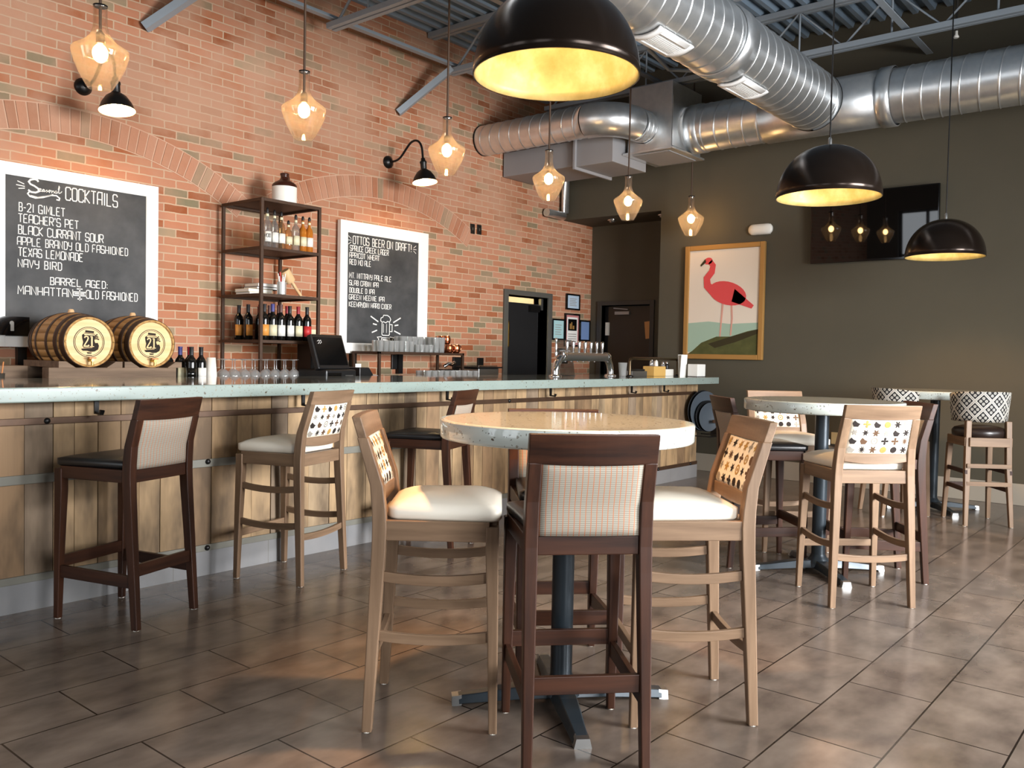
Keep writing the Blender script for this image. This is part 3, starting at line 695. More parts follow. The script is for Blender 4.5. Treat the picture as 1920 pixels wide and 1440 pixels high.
# trays in a bracket at the end of the bar
for i, (k_, dz, r, m) in enumerate(((0, .02, .215, 'tray_black'), (1, .015, .21, 'tray_grey'), (2, -.035, .165, 'tray_black'), (3, -.045, .15, 'tray_grey'))):
    b = MB().mat(m).at(RZ(-17) @ RX(90)).lathe([(0, 0), (r-.02, 0), (r-.012, .004), (r, .022), (r-.004, .022), (r-.014, .009), (0, .008)], 40)
    o = b.make('round_tray', None); o.location = (8.255-.29*.026*k_+.012*k_, 4.262-.957*.026*k_, .70+dz)
    tag(o, ['large black round serving tray rearmost in the rack at the bar end', 'large grey round serving tray, second from the back in the rack', 'small black round tray, third in the rack at the bar end', 'small grey round tray at the front of the rack'][i], 'tray', 'trays racked at the bar end')
t = thing('tray_rack', 'dark metal tray bracket fixed on the end of the bar', 'rack', (8.33, 4.24, .44))
MB().mat('black_metal').rect([(-.2, .105, .02), (-.2, -.14, .02), (.1, -.17, .02), (.1, .105, .02)], .02, .012).make('cradle', t)
MB().mat('strip_dark').at(RZ(-14)).box(-.06, .20, -.15, -.135, .16, .19).make('retaining_bar', t)
MB().mat('black_metal').box(.15, .165, -.19, .02, .0, .19).make('side_plate', t)

# ================================================================== STOOLS
def pw(tab, z):
    for (z0, a), (z1, c) in zip(tab, tab[1:]):
        if z <= z1: return a+(c-a)*(z-z0)/(z1-z0)
    return tab[-1][1]
def motif(mb, kind, r, place):
    def fan(fn, n):
        pts = [fn(2*math.pi*i/n) for i in range(n)]; c = len(mb.v)
        mb.add([place(0, 0)]+[place(rr*math.cos(a), rr*math.sin(a)) for rr, a in pts], [(0, i+1, (i+1) % n+1) for i in range(n)])
    if kind == 'flower': fan(lambda a: (r*(.72+.28*math.cos(6*a)), a), 36)
    elif kind == 'daisy': fan(lambda a: (r*(.66+.34*math.cos(10*a)), a), 50)
    elif kind == 'star': fan(lambda a: (r*(1 if round(a/(math.pi/6)) % 2 == 0 else .42), a), 12)
    elif kind == 'clover': fan(lambda a: (r*(.2+.8*abs(math.cos(2*a))), a), 40)
    elif kind == 'dot': fan(lambda a: (r*(.85+.06*math.cos(12*a)), a), 36)
    elif kind == 'tri': fan(lambda a: (r*(1 if round((a-math.pi/2)/(math.pi/3)) % 2 == 0 else .38), a), 6)
    elif kind == 'ring':
        n = 24; vs = [place(q*r*math.cos(2*math.pi*i/n), q*r*math.sin(2*math.pi*i/n)) for q in (.6, .95) for i in range(n)]
        mb.add(vs, [(i, (i+1) % n, n+(i+1) % n, n+i) for i in range(n)])
        fan(lambda a: (r*.3, a), 12)
KINDS = ['flower', 'daisy', 'ring', 'star', 'clover', 'dot', 'tri']
def make_stool(kind):
    dark = kind == 'dark'
    t = thing('bar_stool', '', 'bar stool')
    wd, wdx, wdy = ('walnut', 'walnut_x', 'walnut_y') if dark else ('beech', 'beech_x', 'beech_y')
    if dark: RXf, RXs, RXt, FXf, FXs = .183, .178, .176, .190, .186
    else: RXf, RXs, RXt, FXf, FXs = .212, .192, .176, .214, .200
    if dark: yr = [(0, -.245), (.66, -.195), (.80, -.20), (1.035, -.265)]; yfoot, ytop, zt = .215, .20, .70
    else: yr = [(0, -.210), (.66, -.178), (.80, -.185), (1.045, -.262)]; yfoot, ytop, zt = .208, .195, .69
    crest0 = .94 if dark else .975; crest1 = 1.03 if dark else 1.045
    def post_x(z): return RXf+(RXs-RXf)*z/.66 if z < .66 else RXs+(RXt-RXs)*(z-.66)/.38
    for sx in (-1, 1):
        zs = [0, .33, .60, .68, .74, .82, .90, crest0+.002]
        b = MB().mat(wd).bar([(sx*post_x(z), pw(yr, z), z) for z in zs], [(.030+.012*min(z, .66)/.66, .034+.014*min(z, .66)/.66 - .012*max(0, z-.70)/.3) for z in zs])
        lg = b.make('leg', t, .004)
        MB().mat('enamel_white').lathe([(.014, 0), (.015, .006), (.013, .010)], 12).make('glide', lg, loc=(sx*post_x(0), yr[0][1], -.001))
        b = MB().mat(wd).bar([(sx*FXf, yfoot, 0), (sx*(FXf+FXs)/2, (yfoot+ytop)/2, .35), (sx*FXs, ytop, .60), (sx*FXs, ytop, zt)], [(.028, .028), (.036, .036), (.043, .043), (.043, .043)])
        lg = b.make('leg', t, .004)
        MB().mat('enamel_white').lathe([(.013, 0), (.014, .006), (.012, .010)], 12).make('glide', lg, loc=(sx*FXf, yfoot, -.001))
    za, zb = (.655, .712) if dark else (.638, .705)
    ya = pw(yr, .67)
    a = MB().mat(wdx).box(-RXs+.02, RXs-.02, ya-.016, ya+.012, za, zb).box(-FXs+.02, FXs-.02, ytop-.012, ytop+.016, za, zb)
    a.mat(wdy)
    for sx in (-1, 1):
        a.add([(sx*(RXs-.013), ya+.01, za), (sx*(RXs+.015), ya+.01, za), (sx*(RXs+.015), ya+.01, zb), (sx*(RXs-.013), ya+.01, zb),
               (sx*(FXs-.013), ytop-.01, za), (sx*(FXs+.015), ytop-.01, za), (sx*(FXs+.015), ytop-.01, zb), (sx*(FXs-.013), ytop-.01, zb)],
              [(0, 1, 2, 3), (7, 6, 5, 4), (0, 4, 5, 1), (1, 5, 6, 2), (2, 6, 7, 3), (3, 7, 4, 0)])
    a.make('apron', t, .003)
    s = MB().mat('black_vinyl' if dark else 'cream_vinyl')
    if dark: s.cushion(.345, .405, ya+.022, ytop+.026, zb, .745, .765, .03).make('seat', t)
    else: s.cushion(.375, .43, ya+.02, ytop+.03, zb, .745, .783, .04).make('seat', t)
    # stretchers
    def rail(p0, p1, w, h, sag, m, n=9):
        pts = []
        for i in range(n):
            u = i/(n-1); p = Vector(p0).lerp(Vector(p1), u); p.z -= sag*4*u*(1-u); pts.append(p)
        return MB().mat(m).rect(pts, w, h)
    def px_(sx, z, fr): return (sx*(FXf+(FXs-FXf)*z/.6), yfoot+(ytop-yfoot)*z/.6, z) if fr else (sx*post_x(z), pw(yr, z), z)
    if dark:
        rail(px_(-1, .265, 1), px_(1, .265, 1), .020, .055, 0, wdx, 2).make('stretcher', t, .002)
        rail(px_(-1, .262, 0), px_(1, .262, 0), .020, .055, 0, wdx, 2).make('stretcher', t, .002)
        for sx in (-1, 1): rail(px_(sx, .212, 0), px_(sx, .222, 1), .020, .055, 0, wdy, 2).make('stretcher', t, .002)
    else:
        rail(px_(-1, .25, 1), px_(1, .25, 1), .020, .038, 0, wdx, 2).make('stretcher', t, .002)
        rail(px_(-1, .262, 0), px_(1, .262, 0), .020, .034, .014, wdx).make('stretcher', t, .002)
        for sx in (-1, 1):
            for z in (.315, .512): rail(px_(sx, z+.008, 0), px_(sx, z+.008, 1), .018, .034, .016, wdy).make('rung', t, .002)
    # back
    bow = .014
    def yb(x, z): return pw(yr, z)-bow*(1-(x/.2)**2)
    cw = RXt+.022
    th = .030
    MB().mat(wdx).shell(lambda u, v: (-cw+2*cw*u, yb(-cw+2*cw*u, crest0+(crest1-crest0)*v)-th/2, crest0+(crest1-crest0)*v-.006*(1-(2*u-1)**2)*(1-v)),
                        lambda u, v: (-cw+2*cw*u, yb(-cw+2*cw*u, crest0+(crest1-crest0)*v)+th/2, crest0+(crest1-crest0)*v-.006*(1-(2*u-1)**2)*(1-v)), 12, 3, False).make('crest_rail', t, .003)
    pz0, pz1 = (.714, crest0-.001) if dark else (.792, crest0-.001)
    xw = lambda z: post_x(z)-.020
    def surf(side, puff):
        def fn(u, v):
            z = pz0+(pz1-pz0)*v; x = (-1+2*u)*xw(z)
            e = (1-(2*u-1)**6)*(1-(2*v-1)**6)
            return (x, yb(x, z)+side*(.010+puff*e), z-(.006*(1-(2*u-1)**2) if v > .5 else 0)*v)
        return fn
    p = MB().mat('stripe' if dark else 'cream_fabric').shell(surf(-1, .008), surf(1, .010), 14, 10)
    if not dark:
        rr = random.Random(11); cols = ['motif_black', 'motif_brown', 'motif_gold', 'motif_grey', 'motif_black', 'motif_gold']
        nx, nz = 6, 4; W2, H2 = 2*xw(.9), pz1-pz0
        for side in (-1, 1):
            f = surf(side, .008 if side < 0 else .010)
            for i in range(nx):
                for j in range(nz):
                    cu, cv = (i+.5)/nx, (j+.5)/nz
                    p.mat(rr.choice(cols))
                    def place(dx, dz, cu=cu, cv=cv, f=f, side=side):
                        q = f(cu+dx/W2, cv+dz/H2); return (q[0], q[1]+side*.0012, q[2])
                    motif(p, rr.choice(KINDS), .0195, place)
    p.make('back_panel', t)
    if not dark:
        MB().mat(wdx).shell(lambda u, v: (-.165+.33*u, yb(-.165+.33*u, .775)-.013, .752+.042*v-.012*(1-(2*u-1)**2)*(1-v)), lambda u, v: (-.165+.33*u, yb(-.165+.33*u, .775)+.013, .752+.042*v-.012*(1-(2*u-1)**2)*(1-v)), 10, 1, False).make('lower_back_rail', t, .002)
    return t
GS = 'wooden bar stools'
def put(first, x, y, fx, fy, label, group):
    rz = math.atan2(-fx, fy)
    if not first.get('label'):
        first.location = (x, y, .001); first.rotation_euler = (0, 0, rz); first['label'] = label; first['group'] = group
    else: dup(first, (x, y, .001), rz, label, group)
dk, lt = make_stool('dark'), make_stool('light')
GD, GL = 'dark walnut stools with striped backs', 'pale wood stools with patterned backs'
put(dk, 1.965, 3.995, -.32, .94, 'dark walnut stool with black seat at the bar, below the cocktail board', GD)
put(lt, 2.945, 4.045, -.31, .95, 'pale wood stool with patterned back at the bar, beside the dark stool', GL)
put(dk, 3.99, 4.02, -.38, .925, 'dark walnut stool with black seat at the bar, partly behind the front table', GD)
put(lt, 2.18, 2.14, .65, -.76, 'pale wood stool with cream seat on the bar side of the front table', GL)
put(dk, 2.308, 1.637, .68, .735, 'dark walnut stool with striped back, nearest, pushed under the front table', GD)
put(lt, 2.812, 1.522, -.70, .714, 'pale wood stool facing the bar on the window side of the front table', GL)
put(dk, 2.80, 2.05, -.69, -.725, 'dark walnut stool on the far side of the front table, mostly hidden', GD)
put(lt, 4.725, 1.515, .72, .69, 'pale wood stool with sunlit patterned back, nearest at the middle table', GL)
put(dk, 5.28, 1.60, -.62, .78, 'dark stool behind the pale one, window side of the middle table', GD)
put(dk, 5.15, 2.24, .70, -.71, 'dark walnut stool on the bar side of the middle table', GD)
put(lt, 5.71, 2.30, -.72, -.69, 'pale patterned stool on the far side of the middle table', GL)

def tub_stool():
    t = thing('tub_bar_stool', '', 'bar stool')
    for sx in (-1, 1):
        lg = MB().mat('beech').bar([(sx*.17, -.21, 0), (sx*.155, -.165, .45), (sx*.150, -.150, .82)], [(.03, .03), (.042, .042), (.042, .042)]).make('leg', t, .004)
        MB().mat('enamel_white').lathe([(.013, 0), (.014, .006), (.012, .01)], 10).make('glide', lg, loc=(sx*.175, -.21, -.001))
        lg = MB().mat('beech').bar([(sx*.175, .19, 0), (sx*.155, .165, .62)], [(.03, .03), (.042, .042)]).make('leg', t, .004)
        MB().mat('enamel_white').lathe([(.013, 0), (.014, .006), (.012, .01)], 10).make('glide', lg, loc=(sx*.175, .19, -.001))
    a = MB().mat('beech_x').box(-.15, .15, -.195, -.165, .62, .69).box(-.14, .14, .15, .18, .62, .69).mat('beech_y').box(-.18, -.15, -.17, .16, .62, .69).box(.15, .18, -.17, .16, .62, .69); a.make('apron', t, .003)
    for z in (.28, .42):
        for sx in (-1, 1): MB().mat('walnut_y').rect([(sx*.168, -.19, z), (sx*.160, .17, z)], .018, .032).make('stretcher', t)
        MB().mat('beech_x').rect([(-.165, -.19, z+.05), (.165, -.19, z+.05)], .018, .032).make('stretcher', t)
    MB().mat('walnut_x').rect([(-.16, .175, .28), (.16, .175, .28)], .018, .032).make('stretcher', t)
    MB().mat('brown_vinyl').lathe([(.185, .69), (.195, .70), (.198, .735), (.18, .758), (.12, .775), (0, .78)], 36).make('seat', t)
    b = MB().mat('damask'); A0, A1 = 180-12, 372
    def sf(r, z0, z1):
        def fn(u, v):
            a = math.radians(A0+(A1-A0)*u); rr = r+.02*v; drop = .03*abs(2*u-1)**3
            return (rr*math.cos(a)*.98, rr*math.sin(a)*.96+.01, z0+(z1-z0)*v-drop*v)
        return fn
    b.shell(sf(.205, .81, 1.05), sf(.170, .83, 1.045), 30, 6)
    o = b.make('upholstered_back', t)
    uvl = o.data.uv_layers.new(name='UVMap')
    for lp in o.data.loops:
        v = o.data.vertices[lp.vertex_index].co; uvl.data[lp.index].uv = (math.atan2(v.x, -v.y)*.22, v.z)
    return t
tb = tub_stool()
tb.location = (7.68, 1.52, .001); tb.rotation_euler = (0, 0, math.atan2(-.82, .57)); tb['label'] = 'tub stool with black and white patterned back, in front at the far table'; tb['group'] = 'tub stools at the far table'
dup(tb, (7.63, 2.13, .001), math.atan2(-.74, -.67), 'tub stool with black and white patterned back, bar side of the far table')

# ================================================================== TABLES
def make_table():
    t = thing('pedestal_table', '', 'bar table', (0, 0, 0), 0, 'round terrazzo pedestal tables')
    MB().mat('terrazzo').lathe([(.44, .962), (.455, .965), (.458, .972), (.458, 1.024), (.455, 1.029), (.44, 1.030)], 96).make('tabletop', t)
    MB().mat('table_base').lathe([(.042, .06), (.040, .09), (.040, .95)], 32).make('column', t)
    MB().mat('table_base').lathe([(.20, .954), (.20, .960)], 28).make('top_plate', t)
    MB().mat('table_base').lathe([(.075, .03), (.07, .06), (.048, .085), (.041, .10)], 32).make('hub', t)
    for i in range(4):
        a = MB().mat('table_base').at(RZ(90*i)).sweep([(.03, 0, .045), (.15, 0, .042), (.30, 0, .026), (.375, 0, .020)], [(-.045, -.02), (.045, -.02), (.03, .022), (-.03, .022)], scale=[1.1, 1, .75, .68])
        arm = a.make('foot', t, .003)
        MB().mat('steel').at(RZ(90*i)).poly([(.365, -.03, .002), (.365, .03, .002), (.365, .022, .036), (.365, -.022, .036)], (.035, 0, -.004)).make('end_cap', arm)
    return t
tt = make_table(); tt.location = (2.535, 1.845, 0); tt.rotation_euler = (0, 0, math.radians(47)); tt['label'] = 'round terrazzo table with black pedestal, nearest, under the large dome'
dup(tt, (5.175, 1.87, 0), math.radians(43), 'round terrazzo table with black pedestal, middle of the three tables')
dup(tt, (8.10, 1.95, 0), math.radians(40), 'round terrazzo table farthest away, between the tub stools and grey wall')

# ================================================================== CHALKBOARDS
YB = 6.50
def chalkboard(label, x0, x1, z0, z1, ix0, ix1, iz0, iz1, lines, extra):
    t = thing('chalkboard', label, 'chalkboard', (0, YB, 0))
    MB().mat('white_paint').box(x0, ix0, 0, .05, z0, z1).box(ix1, x1, 0, .05, z0, z1).box(ix0, ix1, 0, .05, iz1, z1).box(ix0, ix1, 0, .05, z0, iz0).make('frame', t, .003)
    bd = bx('chalkboard', ix0, ix1, .006, .04, iz0, iz1).make('board', t)
    bx('trim_dark', (x0+x1)/2-.3, (x0+x1)/2+.3, .05, .08, z0+.2, z1-.2).make('back_batten', t)
    pl = lambda x, z, d: (x, .006-.0005-d, z)
    for s, a, c, z, h, w in lines:
        lettering_words(s, a, c, z, h, w*.74, pl, bd)
    extra(bd, pl)
    for xx in (ix0+.12, ix1-.2): bx('black_metal', xx-.03, xx+.03, .03, .075, z0-.2, z0+.02).make('wall_bracket', t)
def ex1(bd, pl):
    m = MB().mat('chalk'); S = lambda pts, w=.009: m.ribbon([(2.492+(x-2.565)*.74 if x < 2.75 or z > 2.24 else x, 2.338+(z-2.325)*.6 if z > 2.24 else z) for x, z in pts], w, pl)
    # the script word, swash and ticks
    S([(2.655, 2.455), (2.645, 2.475), (2.62, 2.48), (2.585, 2.465), (2.57, 2.44), (2.585, 2.415), (2.62, 2.40), (2.655, 2.375), (2.66, 2.345), (2.63, 2.325), (2.59, 2.325), (2.565, 2.345)], .012)
    x = 2.66
    def curve(pts): S([(x0+2.66, z0+2.345) for x0, z0 in pts], .0042)
    curve([(0, .015), (.018, .02), (.02, .032), (.01, .036), (.003, .018), (.012, .002), (.028, .006), (.045, .03), (.04, .034), (.03, .018), (.036, .003), (.048, .012), (.052, .03), (.052, .004), (.066, .02), (.072, .03), (.076, .01), (.066, .0),
           (.085, .018), (.095, .034), (.103, .022), (.096, .004), (.088, .016), (.098, .032), (.115, .03), (.117, .004), (.126, .03), (.136, .028), (.138, .006), (.152, .03), (.162, .036), (.150, .032), (.146, .01), (.158, .006), (.166, .034), (.167, .006), (.182, .04), (.190, .085), (.184, .10), (.178, .06), (.184, .01), (.20, .02), (.212, .04)])
    S([(2.575, 2.325), (2.56, 2.30), (2.58, 2.272), (2.63, 2.262), (2.70, 2.282), (2.77, 2.32), (2.82, 2.325), (2.85, 2.30), (2.845, 2.275), (2.82, 2.278)], .009)
    S([(2.585, 2.285), (2.65, 2.274), (2.72, 2.30), (2.79, 2.335)], .005)
    m.make('chalk_script', bd); m = MB().mat('chalk')
    for a, c in (((2.47, 2.43), (2.53, 2.405)), ((2.46, 2.385), (2.535, 2.378)), ((2.48, 2.345), (2.535, 2.358))): S([a, c], .006)
    m.make('chalk_ticks', bd); m = MB().mat('chalk')
    for pts in ([(2.80, 1.66), (2.80, 1.635), (2.892, 1.635), (2.892, 1.66), (2.80, 1.66)], [(2.81, 1.648), (2.88, 1.648)], [(2.846, 1.69), (2.846, 1.60)], [(2.825, 1.683), (2.866, 1.683)], [(2.83, 1.61), (2.862, 1.61)]): S(pts, .008)
    m.make('chalk_emblem', bd)
chalkboard('large white framed chalkboard of cocktails behind the barrels', 2.18, 3.445, 1.25, 2.523, 2.345, 3.346, 1.325, 2.434, [
    ('COCKTAILS', 2.745, 3.122, 2.318, .092, .010), ('B-21 GIMLET', 2.429, 2.739, 2.196, .058, .008), ("TEACHER'S PET", 2.429, 2.835, 2.119, .058, .008),
    ('BLACK CURRANT SOUR', 2.425, 3.016, 2.038, .060, .008), ('APPLE BRANDY OLD FASHIONED', 2.422, 3.203, 1.961, .056, .007), ('TEXAS LEMONADE', 2.429, 2.868, 1.885, .058, .008),
    ('NAVY BIRD', 2.427, 2.718, 1.807, .055, .008), ('BARREL AGED:', 2.637, 3.053, 1.70, .052, .008), ('MANHATTAN', 2.426, 2.797, 1.619, .058, .008), ('OLD FASHIONED', 2.894, 3.28, 1.618, .06, .008)], ex1)
def ex2(bd, pl):
    m = MB().mat('chalk'); S = lambda pts, w=.008: m.ribbon(pts, w, pl)
    for sx, ox in ((1, 5.345), (-1, 6.235)):
        for a, c in (((0, .06), (.035, .035)), ((-.005, .02), (.04, .02)), ((0, -.02), (.035, .005))): S([(ox+sx*a[0], 2.31+a[1]), (ox+sx*c[0], 2.31+c[1])], .005)
        m.make('chalk_ticks', bd); m = MB().mat('chalk')
    cx, cz = 5.835, 1.52
    S([(cx-.05, cz+.05), (cx-.05, cz-.075), (cx-.04, cz-.085), (cx+.04, cz-.085), (cx+.05, cz-.075), (cx+.05, cz+.05)]); S([(cx-.03, cz+.03), (cx-.03, cz-.06)], .005); S([(cx+.01, cz+.03), (cx+.01, cz-.06)], .005)
    S([(cx+.05, cz+.025), (cx+.085, cz+.025), (cx+.085, cz-.045), (cx+.05, cz-.045)])
    S([(cx-.05, cz+.045), (cx-.07, cz+.06), (cx-.065, cz+.085), (cx-.04, cz+.095), (cx-.03, cz+.115), (cx+.02, cz+.115), (cx+.05, cz+.10), (cx+.065, cz+.075), (cx+.05, cz+.05), (cx+.02, cz+.055), (cx, cz+.04), (cx-.03, cz+.05), (cx-.05, cz+.045)])
    for a, r0, r1 in ((25, .11, .22), (155, .11, .22), (8, .12, .17), (172, .12, .17), (-18, .12, .21), (198, .12, .19)):
        c, s = math.cos(math.radians(a)), math.sin(math.radians(a)); S([(cx+r0*c, cz+r0*s), (cx+r1*c, cz+r1*s*1.05)], .012)
    S([(cx-.06, cz-.15), (cx-.05, cz-.11), (cx+.05, cz-.11), (cx+.06, cz-.15), (cx-.06, cz-.15)]); S([(cx-.04, cz-.13), (cx+.04, cz-.13)], .014)
    for sx in (-1, 1): S([(cx+sx*.06, cz-.14), (cx+sx*.10, cz-.15), (cx+sx*.09, cz-.125), (cx+sx*.11, cz-.105), (cx+sx*.055, cz-.10)])
    m.make('chalk_mug_drawing', bd)
chalkboard('white framed chalkboard of draft beers, above the glass rack', 5.249, 6.41, 1.25, 2.514, 5.338, 6.27, 1.35, 2.402, [
    ('OTTOS BEER ON DRAFT!', 5.402, 6.173, 2.30, .075, .010), ('SPRUCE CREEK LAGER', 5.367, 5.857, 2.231, .052, .008), ('APRICOT WHEAT', 5.361, 5.738, 2.167, .048, .008), ('RED MO ALE', 5.363, 5.629, 2.10, .05, .008),
    ('MT. NITTANY PALE ALE', 5.362, 5.898, 1.972, .05, .008), ('SLAB CABIN IPA', 5.363, 5.729, 1.904, .046, .008), ('DOUBLE D IPA', 5.364, 5.679, 1.833, .046, .008),
    ('GREEN WEENIE IPA', 5.362, 5.809, 1.768, .046, .008), ('KEEWAYDIN HARD CIDER', 5.363, 5.903, 1.698, .046, .008)], ex2)
for x, z, s in ((7.166, 2.667, 'nearer the beer board'), (7.278, 2.672, 'nearer the passage')):
    t = thing('wall_switch_plate', 'black switch plate high on the brick wall, ' + s, 'switch', (x, 6.575, z), 0, 'black plates high on the brick wall')
    bx('outlet_black', -.035, .035, -.006, .004, -.055, .055).make('plate', t, .002); bx('steel', -.006, .006, -.009, -.005, -.015, .015).make('toggle', t)
for x, z, w, s in ((3.43, 1.15, .09, 'beside the wine bottles on the back counter'), (6.02, 1.17, .09, 'under the beer board'), (6.95, 1.155, .14, 'double, behind the glass rack post'), (7.33, 1.15, .09, 'beside the black door')):
    tag(bx('outlet_black', x-w/2, x+w/2, 6.555, 6.579, z-.075, z+.075).make('wall_outlet', None, .003), 'black outlet plate low on the brick wall, ' + s, 'outlet')
tag(bx('outlet_cream', 8.868, 8.883, 3.03, 3.11, .42, .54).make('wall_outlet', None, .003), 'cream outlet plate low on the grey wall behind the tables', 'outlet')

# ================================================================== BACK BAR
tag(bx('trim_dark', .9, 7.5, 5.56, 6.56, 0, 1.0).make('back_counter', None, .004), 'dark back counter along the brick wall behind the bar', 'counter')
ZC = 1.0
# barrels on a timber cradle
t = thing('barrel_cradle', 'rough grey timber stand carrying the two barrels', 'stand', (0, 0, ZC))
bx('grey_beam', 2.305, 3.16, 5.70, 5.80, 0, .125).make('beam', t, .004); bx('grey_beam', 2.305, 3.16, 6.16, 6.26, 0, .125).make('beam', t, .004)
bx('grey_beam', 2.0, 2.30, 6.0, 6.3, 0, .13).make('side_shelf', t, .004)
for cx in (2.575, 3.0):
    for sx in (-1, 1):
        b = MB().mat('grey_beam').poly([(cx+sx*.10, 5.71, .125), (cx+sx*.205, 5.71, .125), (cx+sx*.205, 5.71, .165), (cx+sx*.16, 5.71, .165)], (0, .55, 0)); b.make('chock', t)
def barrel():
    t = thing('oak_barrel', '', 'barrel', (0, 0, 0), 0, 'branded barrels on the stand')
    R0, R1, Lb = .163, .196, .56
    def rad(u): return R0+(R1-R0)*(1-(2*u-1)**2)
    A = T(0, 0, 0) @ RX(-90)           # local z -> +y
    b = MB().mat('oak_stave').at(A)
    for k in range(22):
        a0, a1 = 2*math.pi*k/22+.006, 2*math.pi*(k+1)/22-.006
        f = lambda r_: (lambda u, v: ((rad(v)+r_)*math.cos(a0+(a1-a0)*u), (rad(v)+r_)*math.sin(a0+(a1-a0)*u), Lb*v))
        b.shell(f(0), f(-.014), 2, 14)
    b.make('staves', t)
    for u0, u1 in ((.0, .085), (.13, .20), (.33, .38), (.62, .67), (.80, .87), (.915, 1.0)):
        h = MB().mat('rust_metal').at(A).lathe([(rad(u0)+.0005, Lb*u0)]+[(rad(u0+(u1-u0)*i/4)+.0035, Lb*(u0+(u1-u0)*i/4)) for i in range(5)]+[(rad(u1)+.0005, Lb*u1)], 44, capb=False, capt=False)
        h.make('hoop', t)
    hd = MB().mat('oak').at(RX(90)).lathe([(.151, -.020), (.151, -.012), (0, -.0119)], 48, False).make('head', t)
    MB().mat('oak').at(RX(-90)).lathe([(.151, Lb-.02), (.151, Lb-.012), (0, Lb-.0119)], 48, False).make('head', t)
    m = MB().mat('ink'); pl = lambda x, z, d: (x, .0115-d, z)
    for r, w in ((.098, .004), (.089, .0025)): m.ribbon([(r*math.cos(2*math.pi*i/48), r*math.sin(2*math.pi*i/48)) for i in range(49)], w, pl)
    P = lambda *pts: m.poly([(x, .0112, z) for x, z in pts], (0, -.0015, 0))
    P((-.026, .062), (.03, .058), (.031, .072), (-.024, .077)); P((-.032, .056), (.038, .049), (.038, .053), (-.032, .060))     # hat
    P((-.046, .046), (-.034, .054), (-.03, .044), (-.012, .046), (.0, .044), (.03, .044), (.036, .03), (.034, .008), (.04, -.006), (.056, -.004), (.064, -.024), (.058, -.048), (.034, -.062), (.008, -.064), (-.012, -.058), (-.04, -.058), (-.052, -.046), (-.034, -.04), (-.043, -.024), (-.038, .0), (-.044, .022))
    for a in (40, 26, 12): m.ribbon([(.034, .02+(a-10)*.0006), (.050, .022+(a-10)*.0009), (.066*math.cos(math.radians(a)), .064*math.sin(math.radians(a))+.004)], .008, pl)
    m.mat('oak'); pl2 = lambda x, z, d: (x, .0095-d, z)
    m.ribbon([(-.030, .026), (-.027, .035), (-.018, .038), (-.009, .034), (-.007, .024), (-.012, .010), (-.034, -.026)], .008, pl2); m.ribbon([(-.036, -.028), (-.006, -.027), (-.003, -.018)], .009, pl2)
    m.ribbon([(.006, .034), (.018, .038)], .005, pl2); m.ribbon([(.017, .038), (.017, -.026)], .010, pl2); m.ribbon([(.004, -.029), (.031, -.029)], .005, pl2); m.ribbon([(-.048, -.042), (-.01, -.038), (.02, -.036)], .003, pl2); m.mat('ink')
    P((-.016, -.066), (.02, -.068), (.012, -.076), (-.01, -.076)); P((-.02, -.09), (.02, -.09), (.016, -.084), (-.016, -.084))
    m.make('branded_numeral_emblem', hd)
    tp = MB().mat('brass').tube([(0, .012, -.118), (0, -.045, -.118)], .010, 10).tube([(0, -.035, -.118), (0, -.035, -.150)], .008, 10).mat('orange_wood').box(-.022, .022, -.045, -.025, -.108, -.098); tp.make('tap', t)
    MB().mat('light_wood').at(T(0, Lb/2, R1-.004)).lathe([(.022, 0), (.018, .022), (.012, .028)], 14).make('bung', t)
    return t
b1 = barrel(); b1.location = (2.575, 5.735, 1.292); b1['label'] = 'small oak barrel branded 21 with dark hoops, left one on the stand'
dup(b1, (3.0, 5.735, 1.290), 0, 'small oak barrel branded 21, beside the wine bottles on the stand')
t = thing('pencil_cup', 'cup holding pencils and straws at the near end of the back counter', 'cup', (2.03, 5.75, ZC))
MB().mat('trim_dark').lathe([(.035, 0), (.04, .09), (.036, .09), (.032, .006)], 18).make('cup', t)
for i, (x, y, m) in enumerate(((-.02, 0, 'orange_wood'), (.0, .02, 'orange_wood'), (.022, -.01, 'orange_wood'), (.01, .012, 'white_paper'), (-.008, -.016, 'blue_pen'))):
    MB().mat(m).tube([(x*.6, y*.6, .01), (x*1.3, y*1.3, .16 if i < 4 else .12)], .004, 6).make(['pencil', 'pencil', 'pencil', 'straw', 'pen'][i], t)
t = thing('framed_photo', 'black and white photo card standing in the corner of the cocktail board', 'photo', (2.37, 6.46, 1.33))
bx('black_gloss', -.10, .115, 0, .015, 0, .13).make('card', t); m = MB().mat('chalk_dim')
m.at(T(-.0, -.001, .085) @ RX(90)).lathe([(.001, 0), (.014, 0), (.0141, .0012)], 16).at(T(.004, -.001, .05)).box(-.012, .01, -.001, 0, -.02, .03); m.make('pale_figure', t)

# bottles
def wine(label, x, y, z, foil, lab, group, h=.30):
    t = thing('wine_bottle', label, 'wine bottle', (x, y, z), random.uniform(-.4, .4), group); k = h/.30
    MB().mat('bottle_dark').lathe([(0, 0), (.034, .0), (.037, .006), (.037, .175*k), (.034, .198*k), (.018, .222*k), (.0145, .235*k), (.0145, .292*k), (.0155, .294*k), (.0155, .30*k), (.0, .30*k)], 22).make('glass', t)
    MB().mat(foil).lathe([(.0152, .236*k), (.0152, .291*k), (.0162, .293*k), (.0162, .301*k), (.0, .3015*k)], 18).make('foil', t)
    MB().mat(lab).shell(lambda u, v: (.0378*math.sin(-1.25+2.5*u), -.0378*math.cos(-1.25+2.5*u), .035+.09*v), lambda u, v: (.0372*math.sin(-1.25+2.5*u), -.0372*math.cos(-1.25+2.5*u), .035+.09*v), 10, 1).make('paper_label', t)
